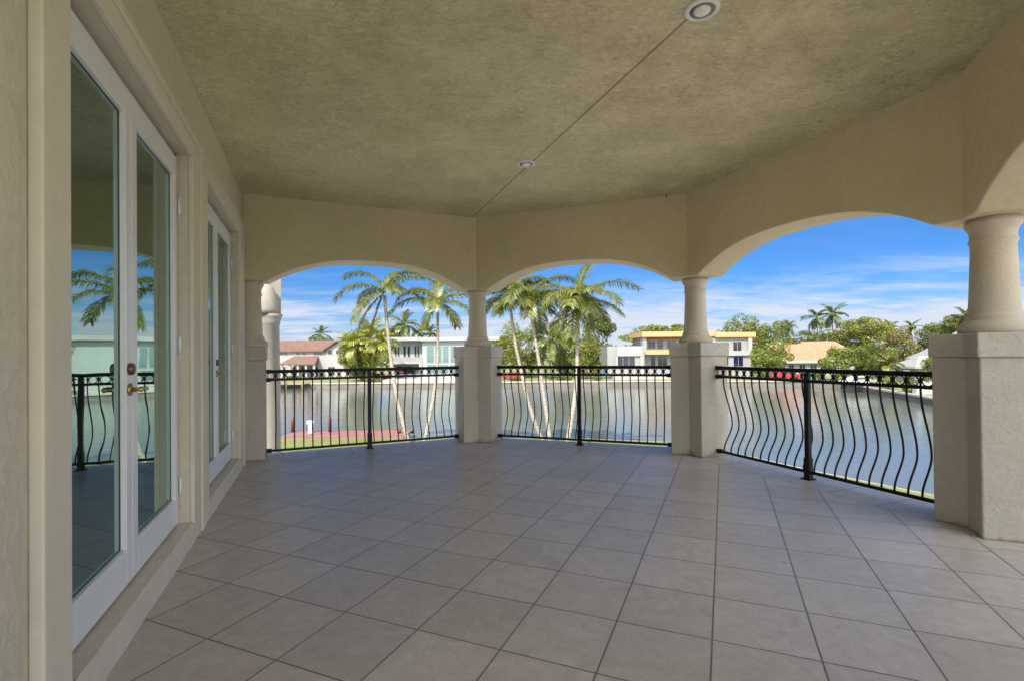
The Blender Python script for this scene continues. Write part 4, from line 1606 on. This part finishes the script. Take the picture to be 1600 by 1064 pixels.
# gable wall facing the canal
gx = (Xb + Xc) / 2
gz_ = zat(536, 530, Yh)
m.add([(Xb + 0.002, Yh - 0.8, ze + 0.2), (Xc, Yh - 0.8, ze + 0.2), (gx, Yh - 0.8, gz_ + 0.1), (Xb + 0.002, Yh + 2, ze + 0.2), (Xc, Yh + 2, ze + 0.2), (gx, Yh + 2, gz_ + 0.1)],
      [(0, 1, 2), (0, 2, 5, 3), (1, 4, 5, 2), (3, 5, 4)])
m.build('wall', HWHITE, hl)
m = MB()
gable_roof(m, Xa, Xb + 2.0, Yh, Yh + 9, ze, zr, 0.6)
# cross gable roof
vs = []
for y in (Yh - 1.5, Yh + 5):
    vs += [(Xb - 0.6, y, ze + 0.15), (gx, y, gz_ + 0.55), (Xc + 0.7, y, ze + 0.15), (Xb - 0.6, y, ze - 0.1), (gx, y, gz_ + 0.3), (Xc + 0.7, y, ze - 0.1)]
m.add(vs, [(0, 1, 7, 6), (1, 2, 8, 7), (3, 9, 10, 4), (4, 10, 11, 5), (0, 3, 4, 1), (1, 4, 5, 2), (6, 7, 10, 9), (7, 8, 11, 10)])
m.build('roof', ROOFR, hl)
m = MB()
px0, px1 = at(450, 570, Yh).x, at(499, 570, Yh).x
zp0, zp1 = zat(568, 475, Yh), zat(556, 475, Yh)
m.add([(px0 - 0.5, Yh - 3.2, zp0), (px1 + 0.3, Yh - 3.2, zp0), (px1 - 0.2, Yh - 0.01, zp1), (px0 + 1.4, Yh - 0.01, zp1),
       (px0 - 0.5, Yh - 3.2, zp0 - 0.2), (px1 + 0.3, Yh - 3.2, zp0 - 0.2), (px1 - 0.2, Yh - 0.01, zp0 - 0.2), (px0 + 1.4, Yh - 0.01, zp0 - 0.2)],
      [(0, 1, 2, 3), (4, 7, 6, 5), (0, 4, 5, 1), (1, 5, 6, 2), (3, 2, 6, 7), (0, 3, 7, 4)])
m.build('porch_roof', ROOFR, hl)
m = MB()
for k in range(5):
    x = px0 + (px1 - px0) * k / 4
    m.box(x - 0.22, x + 0.22, Yh - 3.0, Yh - 2.6, FZ, zp0 - 0.201)
m.build('porch_post', HWHITE, hl)
for a, b in ((437, 449), (463, 468.5), (473, 478), (490, 504)):
    window(hl, a, b, 547, 554, Yh, mull=2 if b - a > 9 else 1)
window(hl, 512, 519, 547, 553, Yh - 0.8)
window(hl, 525.5, 532, 547, 553, Yh - 0.8)
for a, b in ((436, 446), (457, 466), (471, 482), (486, 497)):
    window(hl, a, b, 573, 588, Yh, mull=2)
window(hl, 505 + 8, 523, 573, 586, Yh - 0.8, mull=2)

# modern white house
Ym = 105
hm = thing('modern_house', (at(680, 590, Ym).x, Ym, FZ), 'flat roofed modern white house with teal glass and an upper balcony', 'house')
m = MB()
xL, xM, xR = at(608, 560, Ym).x, at(660, 560, Ym).x, at(775, 560, Ym).x
zt = zat(532, 680, Ym)
m.box(xL, xM, Ym + 2.2, Ym + 12, FZ, zt)
m.box(xM + 0.002, xR, Ym, Ym + 12, FZ, zt)
m.build('wall', HPALE, hm)
m = MB()
m.box(xL - 0.8, xM - 0.3, Ym - 0.3, Ym + 12.4, zt + 0.002, zt + 0.75)
m.box(xM - 0.298, xR + 0.8, Ym - 0.9, Ym + 12.4, zt - 0.10, zt + 0.65)
m.build('roof', HWHITE, hm)
m = MB()
zb_ = zat(565, 635, Ym)
m.box(xL, xM, Ym - 0.2, Ym + 2.19, zb_ - 0.45, zb_)
m.build('balcony_slab', HWHITE, hm)
m = MB()
m.box(xL, xM, Ym - 0.15, Ym - 0.08, zb_ + 0.001, zb_ + 0.9)
m.build('balcony_rail', HGREY, hm)
m = MB()
m.box(xM - 0.7, xM - 0.002, Ym - 0.25, Ym + 2.19, FZ, zb_ - 0.451)
m.box(xL, xL + 0.7, Ym - 0.25, Ym + 2.19, FZ, zb_ - 0.451)
m.build('pillar', HWHITE, hm)
for a, b in ((617.5, 619.5), (622, 624), (630.5, 634), (637, 640.5), (648, 650.5), (652.5, 655)):
    window(hm, a, b, 541, 557, Ym + 2.2)
for a, b in ((667, 678), (680, 690), (692, 701), (704, 713)):
    window(hm, a, b, 541, 566, Ym, glass=TEALW, mull=1)
for a, b in ((668, 682), (686, 700), (703, 716)):
    window(hm, a, b, 570, 587, Ym, glass=TEALW, mull=2)
window(hm, 620, 645, 572, 588, Ym + 2.2, mull=3)

# white terrace in front of it
ter = thing('terrace', (-14, 94, FZ), 'pale paved terrace with a low white wall in front of the modern white house', 'terrace')
m = MB()
xa, xb = at(598, 600, 92).x, at(1040, 600, 92).x
m.box(xa, at(760, 600, 92).x, 91.2, 102, FZ + 0.004, FZ + 0.45)
m.build('paving', FPAVE, ter)
m = MB()
m.box(xa, at(760, 600, 92).x, 101, 101.3, FZ + 0.451, FZ + 1.2)
m.build('low_wall', HWHITE, ter)
rg = random.Random(5)
for k, px_ in enumerate((616, 641, 664, 688)):
    p = at(px_, 590, 95.5)
    lo = thing('sun_lounger', (p.x, p.y, FZ + 0.451), 'white sun lounger on the pale terrace, %s' % ('leftmost of four', 'second from the left', 'third from the left', 'rightmost of four')[k], 'sun lounger', 'loungers on the far terrace')
    z0 = FZ + 0.452
    MB().box(p.x - 0.9, p.x + 0.6, p.y - 0.35, p.y + 0.35, z0 + 0.25, z0 + 0.38).build('seat', HWHITE, lo)
    b_ = MB()
    b_.add([(p.x + 0.6, p.y - 0.35, z0 + 0.26), (p.x + 0.6, p.y + 0.35, z0 + 0.26), (p.x + 1.15, p.y + 0.35, z0 + 0.85), (p.x + 1.15, p.y - 0.35, z0 + 0.85),
            (p.x + 0.7, p.y - 0.35, z0 + 0.22), (p.x + 0.7, p.y + 0.35, z0 + 0.22), (p.x + 1.22, p.y + 0.35, z0 + 0.80), (p.x + 1.22, p.y - 0.35, z0 + 0.80)],
           [(0, 1, 2, 3), (7, 6, 5, 4), (0, 3, 7, 4), (1, 5, 6, 2), (2, 6, 7, 3), (0, 4, 5, 1)])
    b_.build('backrest', HWHITE, lo)
    for sx in (-0.8, 0.5):
        for sy in (-0.3, 0.3):
            MB().tube([(p.x + sx, p.y + sy, z0), (p.x + sx, p.y + sy, z0 + 0.249)], 0.03, 6).build('leg', HGREY, lo)


# parked cars and other small things on the banks
CARP = {'red': plain('red_car_paint', (0.42, 0.03, 0.04), 0.25, var=0.03), 'white': plain('white_car_paint', (0.66, 0.66, 0.66), 0.25, var=0.03),
        'blue': plain('teal_cover', (0.10, 0.34, 0.46), 0.6, var=0.1)}
TYRE = plain('tyre_rubber', (0.02, 0.02, 0.02), 0.8)


def car(px_, Y, colour, label, zg=FZ + 0.004):
    x = at(px_, 590, Y).x
    root = thing('parked_car', (x, Y, zg), label, 'car', 'cars parked on the far bank')
    prof = [(-2.15, 0.35), (-2.2, 0.62), (-2.05, 0.82), (-1.25, 0.92), (-0.65, 1.38), (0.75, 1.42), (1.45, 0.98), (2.1, 0.90), (2.2, 0.55), (2.1, 0.33)]
    m = MB()
    vs = []
    for y, k in ((-0.85, 1.0), (0.85, 1.0)):
        for i, (a, z) in enumerate(prof):
            ins = 0.16 if z > 1.2 else 0.0
            vs.append((x + a, Y + y - math.copysign(ins, y), zg + z))
    n = len(prof)
    fs = [tuple(range(n)), tuple(range(n, 2 * n))[::-1]] + [(i, n + i, n + (i + 1) % n, (i + 1) % n) for i in range(n)]
    m.add(vs, fs)
    m.build('body', CARP[colour], root, bevel=0.04)
    m = MB()
    for sg in (-1, 1):
        yy = Y + sg * 0.80
        m.add([(x - 1.05, yy, zg + 0.97), (x + 1.25, yy, zg + 0.99), (x + 0.68, yy - sg * 0.09, zg + 1.33), (x - 0.58, yy - sg * 0.09, zg + 1.31),
               (x - 1.05, yy + sg * 0.055, zg + 0.97), (x + 1.25, yy + sg * 0.055, zg + 0.99), (x + 0.68, yy - sg * 0.05, zg + 1.33), (x - 0.58, yy - sg * 0.05, zg + 1.31)],
              [(0, 1, 2, 3), (4, 5, 6, 7), (0, 4, 5, 1), (1, 5, 6, 2), (2, 6, 7, 3), (3, 7, 4, 0)])
    m.build('side_window', WIN, root)
    for sx in (-1.35, 1.35):
        for sy in (-1, 1):
            m = MB().tube([(x + sx, Y + sy * 0.68, zg + 0.32), (x + sx, Y + sy * 0.90, zg + 0.32)], 0.32, 14)
            m.build('wheel', TYRE, root)


car(592, 99, 'red', 'red car showing below the railing, beside the bright bushy clump', FZ + 0.004)
car(1229, 89, 'red', 'red car on the right bank seen through the railing circles', FZ + 0.004)
car(1205, 90, 'red', 'darker half hidden red car left of the clearly seen one on the right bank', FZ + 0.004)
car(800, 99, 'red', 'dark red car left of the palm trunks under the middle arch', FZ + 0.004)
car(1340, 70, 'white', 'white car parked between the bushes on the right bank', FZ + 0.004)
# small red parasol on the terrace
p = at(621, 578, 98)
um = thing('parasol', (p.x, p.y, FZ + 0.451), 'small red parasol on the pale terrace', 'parasol')
MB().tube([(p.x, p.y, FZ + 0.455), (p.x, p.y, p.z + 0.1)], 0.04, 6).build('pole', HGREY, um)
MB().lathe((p.x, p.y, p.z - 0.5), [(1.2, 0.0), (1.18, 0.06), (0.6, 0.36), (0.03, 0.55)], 8, smooth=False).build('canopy', CARP['red'], um)
# tarpaulin heap by the grey block
p = at(942, 580, 97)
tb = thing('covered_boat', (p.x, p.y, FZ), 'small boat under a blue cover beside the grey block', 'boat')
m = MB()
m.add([(p.x - 1.6, p.y - 0.7, FZ + 0.5), (p.x + 1.2, p.y - 0.7, FZ + 0.5), (p.x + 2.2, p.y, FZ + 0.6), (p.x + 1.2, p.y + 0.7, FZ + 0.5), (p.x - 1.6, p.y + 0.7, FZ + 0.5),
       (p.x - 1.4, p.y - 0.35, FZ + 0.01), (p.x + 1.0, p.y - 0.35, FZ + 0.01), (p.x + 1.7, p.y, FZ + 0.1), (p.x + 1.0, p.y + 0.35, FZ + 0.01), (p.x - 1.4, p.y + 0.35, FZ + 0.01)],
      [(5, 6, 1, 0), (6, 7, 2, 1), (7, 8, 3, 2), (8, 9, 4, 3), (9, 5, 0, 4), (9, 8, 7, 6, 5)])
m.build('hull', HWHITE, tb)
m = MB()
m.add([(p.x - 1.65, p.y - 0.75, FZ + 0.49), (p.x + 1.2, p.y - 0.75, FZ + 0.49), (p.x + 2.25, p.y, FZ + 0.59), (p.x + 1.2, p.y + 0.75, FZ + 0.49), (p.x - 1.65, p.y + 0.75, FZ + 0.49), (p.x - 0.9, p.y, FZ + 1.25), (p.x + 0.6, p.y, FZ + 1.05)],
      [(0, 1, 6, 5), (1, 2, 6), (2, 3, 6), (3, 4, 5, 6), (4, 0, 5)])
m.build('cover', CARP['blue'], tb)

# orange trimmed modern house
Yo = 101
ho = thing('orange_trimmed_house', (at(1080, 590, Yo).x, Yo, FZ), 'modern two storey house with orange fascia bands and a grey side block', 'house')
m = MB()
X = lambda px_, Y=Yo: at(px_, 560, Y).x
z_ = lambda py, px_=1080, Y=Yo: zat(py, px_, Y)
m.box(X(946), X(1003), Yo - 2, Yo + 7, FZ, z_(541, 975))
m.build('grey_block', HGREY, ho)
m = MB()
m.box(X(960), X(1000), Yo - 2.35, Yo - 2.003, z_(556, 975), z_(541.5, 975))
m.box(X(996), X(1001), Yo - 2.30, Yo - 2.004, FZ, z_(556.3, 975))
m.box(X(958), X(961.5), Yo - 2.30, Yo - 2.004, FZ, z_(556.3, 975))
m.build('block_surround', HWHITE, ho)
m = MB()
m.box(X(1008), X(1112), Yo + 1.4, Yo + 10, FZ, z_(524))
m.box(X(1112) + 0.002, X(1172), Yo - 0.5, Yo + 10, FZ, z_(524, 1150))
m.box(X(1004), X(1010), Yo - 0.3, Yo + 1.398, z_(551), z_(525))
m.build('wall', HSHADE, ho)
m = MB()
m.box(X(1002), X(1115), Yo - 0.9, Yo + 10.4, z_(526), z_(518))
m.box(X(1115) + 0.002, X(1177), Yo - 1.2, Yo + 10.4, z_(527, 1150), z_(519.5, 1150))
m.build('roof', HORNG, ho)
m = MB()
m.box(X(1003), X(1112), Yo - 0.6, Yo + 1.398, z_(553), z_(546))
m.build('balcony_slab', HORNG, ho)
m = MB()
m.box(X(1008), X(1012), Yo + 1.30, Yo + 1.396, z_(546), z_(526.2))
m.box(X(1012), X(1112), Yo + 1.30, Yo + 1.396, z_(530), z_(526.2))
m.build('brown_band', HBROWN, ho)
m = MB()
m.box(X(1133), X(1170), Yo - 1.0, Yo - 0.502, z_(555, 1150), z_(548, 1150))
m.box(X(1166), X(1172), Yo - 1.0, Yo - 0.502, z_(548, 1150), z_(527.3, 1150))
m.build('balcony_frame', HWHITE, ho)
window(ho, 964, 992, 557.5, 572, Yo - 2, mull=3)
window(ho, 1013, 1024, 533, 544, Yo + 1.4, mull=2)
window(ho, 1027, 1036, 531, 545, Yo + 1.4)
window(ho, 1042, 1056, 531, 545, Yo + 1.4, mull=2)
window(ho, 1064, 1100, 531, 545, Yo + 1.4, mull=3)
window(ho, 1017, 1024, 556, 571, Yo + 1.4)
window(ho, 1028, 1042, 556, 572, Yo + 1.4, mull=2)
window(ho, 1050, 1100, 556, 574, Yo + 1.4, mull=4)
window(ho, 1145.5, 1158.5, 534, 550, Yo - 0.5, mull=2)
window(ho, 1135, 1138, 557, 570, Yo - 0.5)
window(ho, 1146, 1161, 557, 572, Yo - 0.5, glass=NAVYW, mull=2)
sh = MB()
for k in range(7):
    sh.box(X(1173.5), X(1182), Yo - 0.4 + 0.0, Yo + 2.0, z_(566 - k * 5, 1178) - 0.07, z_(566 - k * 5, 1178) + 0.07)
sh.box(X(1174), X(1175), Yo + 0.5, Yo + 0.7, FZ, z_(534, 1178))
sh.build('side_stair', HBROWN, ho)
m = MB()
m.box(X(946), X(1060), Yo - 7.4, Yo - 7.0, FZ, FZ + 0.9)
for k in range(9):
    q = X(960) + (X(1055) - X(960)) * k / 8
    m.box(q - 0.2, q + 0.2, Yo - 7.5, Yo - 6.9, FZ, FZ + 1.15)
tag(m.build('garden_wall', HWHITE), 'low white garden wall with piers in front of the orange trimmed house', 'wall')

# orange tiled bungalow
Yt = 100
ht = thing('tiled_bungalow', (at(1290, 585, Yt).x, Yt, FZ), 'low house with a broad orange tiled roof on the right bank', 'house')
m = MB()
m.box(X(1228, Yt), X(1362, Yt), Yt, Yt + 10, FZ, z_(560, 1290, Yt))
m.build('wall', HGREY, ht)
m = MB()
gable_roof(m, X(1226, Yt), X(1292, Yt), Yt, Yt + 11, z_(563, 1250, Yt), z_(537, 1250, Yt), 0.7, 1.0)
m.build('roof', ROOFO, ht)
m = MB()
gable_roof(m, X(1276, Yt), X(1372, Yt), Yt + 4, Yt + 15, z_(561, 1320, Yt + 4), z_(533, 1320, Yt + 9), 0.5, 3.0)
m.build('rear_roof', ROOFO, ht)
m = MB()
m.box(X(1226, Yt), X(1286, Yt), Yt - 0.8, Yt - 0.705, z_(567, 1250, Yt), z_(562.7, 1250, Yt))
m.build('fascia', HWHITE, ht)
for a, b in ((1233, 1240), (1249, 1258), (1266, 1276), (1296, 1306)):
    window(ht, a, b, 570, 579, Yt, mull=2)

# white tiled house on the right bank
Yw = 74
hw = thing('white_roofed_house', (at(1450, 590, Yw).x, Yw, FZ), 'house with stepped white tiled roofs close on the right bank', 'house')
m = MB()
m.box(X(1402, Yw + 4), X(1560, Yw), Yw, Yw + 4.4, FZ, z_(574, 1440, Yw))
m.build('wall', HGREY, hw)
m = MB()
x0_, x1_ = X(1392, Yw), X(1570, Yw)


def hip(m, x0, x1, y0, y1, ze, zr):
    """four sided roof with a short ridge and real thickness"""
    r = min(x1 - x0, y1 - y0) / 2
    ym = (y0 + y1) / 2
    vs = [(x0, y0, ze), (x1, y0, ze), (x1, y1, ze), (x0, y1, ze), (x0 + r, ym, zr), (x1 - r * 0.99, ym, zr),
          (x0, y0, ze - 0.22), (x1, y0, ze - 0.22), (x1, y1, ze - 0.22), (x0, y1, ze - 0.22)]
    m.add(vs, [(0, 1, 5, 4), (1, 2, 5), (2, 3, 4, 5), (3, 0, 4), (6, 9, 8, 7), (0, 6, 7, 1), (1, 7, 8, 2), (2, 8, 9, 3), (3, 9, 6, 0)])


hip(m, X(1391, Yw + 4), X(1580, Yw), Yw - 0.8, Yw + 4.6, z_(573, 1420, Yw), z_(556, 1420, Yw + 2))
m.build('roof', ROOFW, hw)
m = MB()
hip(m, X(1421, Yw + 8), X(1590, Yw + 3), Yw + 3.6, Yw + 9, z_(560, 1440, Yw + 4), z_(541, 1450, Yw + 6))
m.build('middle_roof', ROOFW, hw)
m = MB()
m.box(X(1424, Yw + 8), X(1560, Yw + 3), Yw + 4.7, Yw + 9, z_(572, 1470, Yw + 4), z_(560.5, 1470, Yw + 4))
m.box(X(1456, Yw + 12), X(1560, Yw + 7), Yw + 9.1, Yw + 14, z_(560, 1470, Yw + 9), z_(546.5, 1470, Yw + 9))
m.build('upper_wall', HGREY, hw)
m = MB()
hip(m, X(1452, Yw + 14), X(1600, Yw + 8), Yw + 8.4, Yw + 15, z_(546, 1470, Yw + 8), z_(515, 1500, Yw + 11))
m.build('upper_roof', ROOFW, hw)
for a, b in ((1412, 1420), (1430, 1440), (1450, 1462), (1475, 1490)):
    window(hw, a, b, 579, 592, Yw, mull=2)
# white steps by the right seawall
m = MB()
for k in range(5):
    p = at(1448, 612, 57 + k * 0.6)
    m.box(p.x - 1.6, p.x + 3.0, 56.5 + k * 0.6, 57.095 + k * 0.6, FZ, FZ + 0.22 * (k + 1))
tag(m.build('garden_steps', HWHITE), 'flight of wide white steps on the right bank under the railing end', 'steps')
# old timber dock by the brown roofed house
m = MB()
a, b = at(430, 603, 90).x, at(482, 603, 90).x
td = thing('timber_dock', ((a + b) / 2, 90, WZ), 'weathered timber dock in front of the brown roofed house', 'dock')
for k in range(26):
    m.box(a + (b - a) * k / 26, a + (b - a) * (k + 0.94) / 26, 88.2, 91.0, FZ - 0.05, FZ + 0.10)
m.build('deck', WOOD, td)
for px_, zt_ in ((446.5, 1.7), (472.5, 2.2), (437, 1.4)):
    q = at(px_, 600, 88.1)
    MB().tube([(q.x, q.y, WZ - 0.6), (q.x, q.y, FZ + zt_)], 0.16, 8).build('piling', WOOD, td)
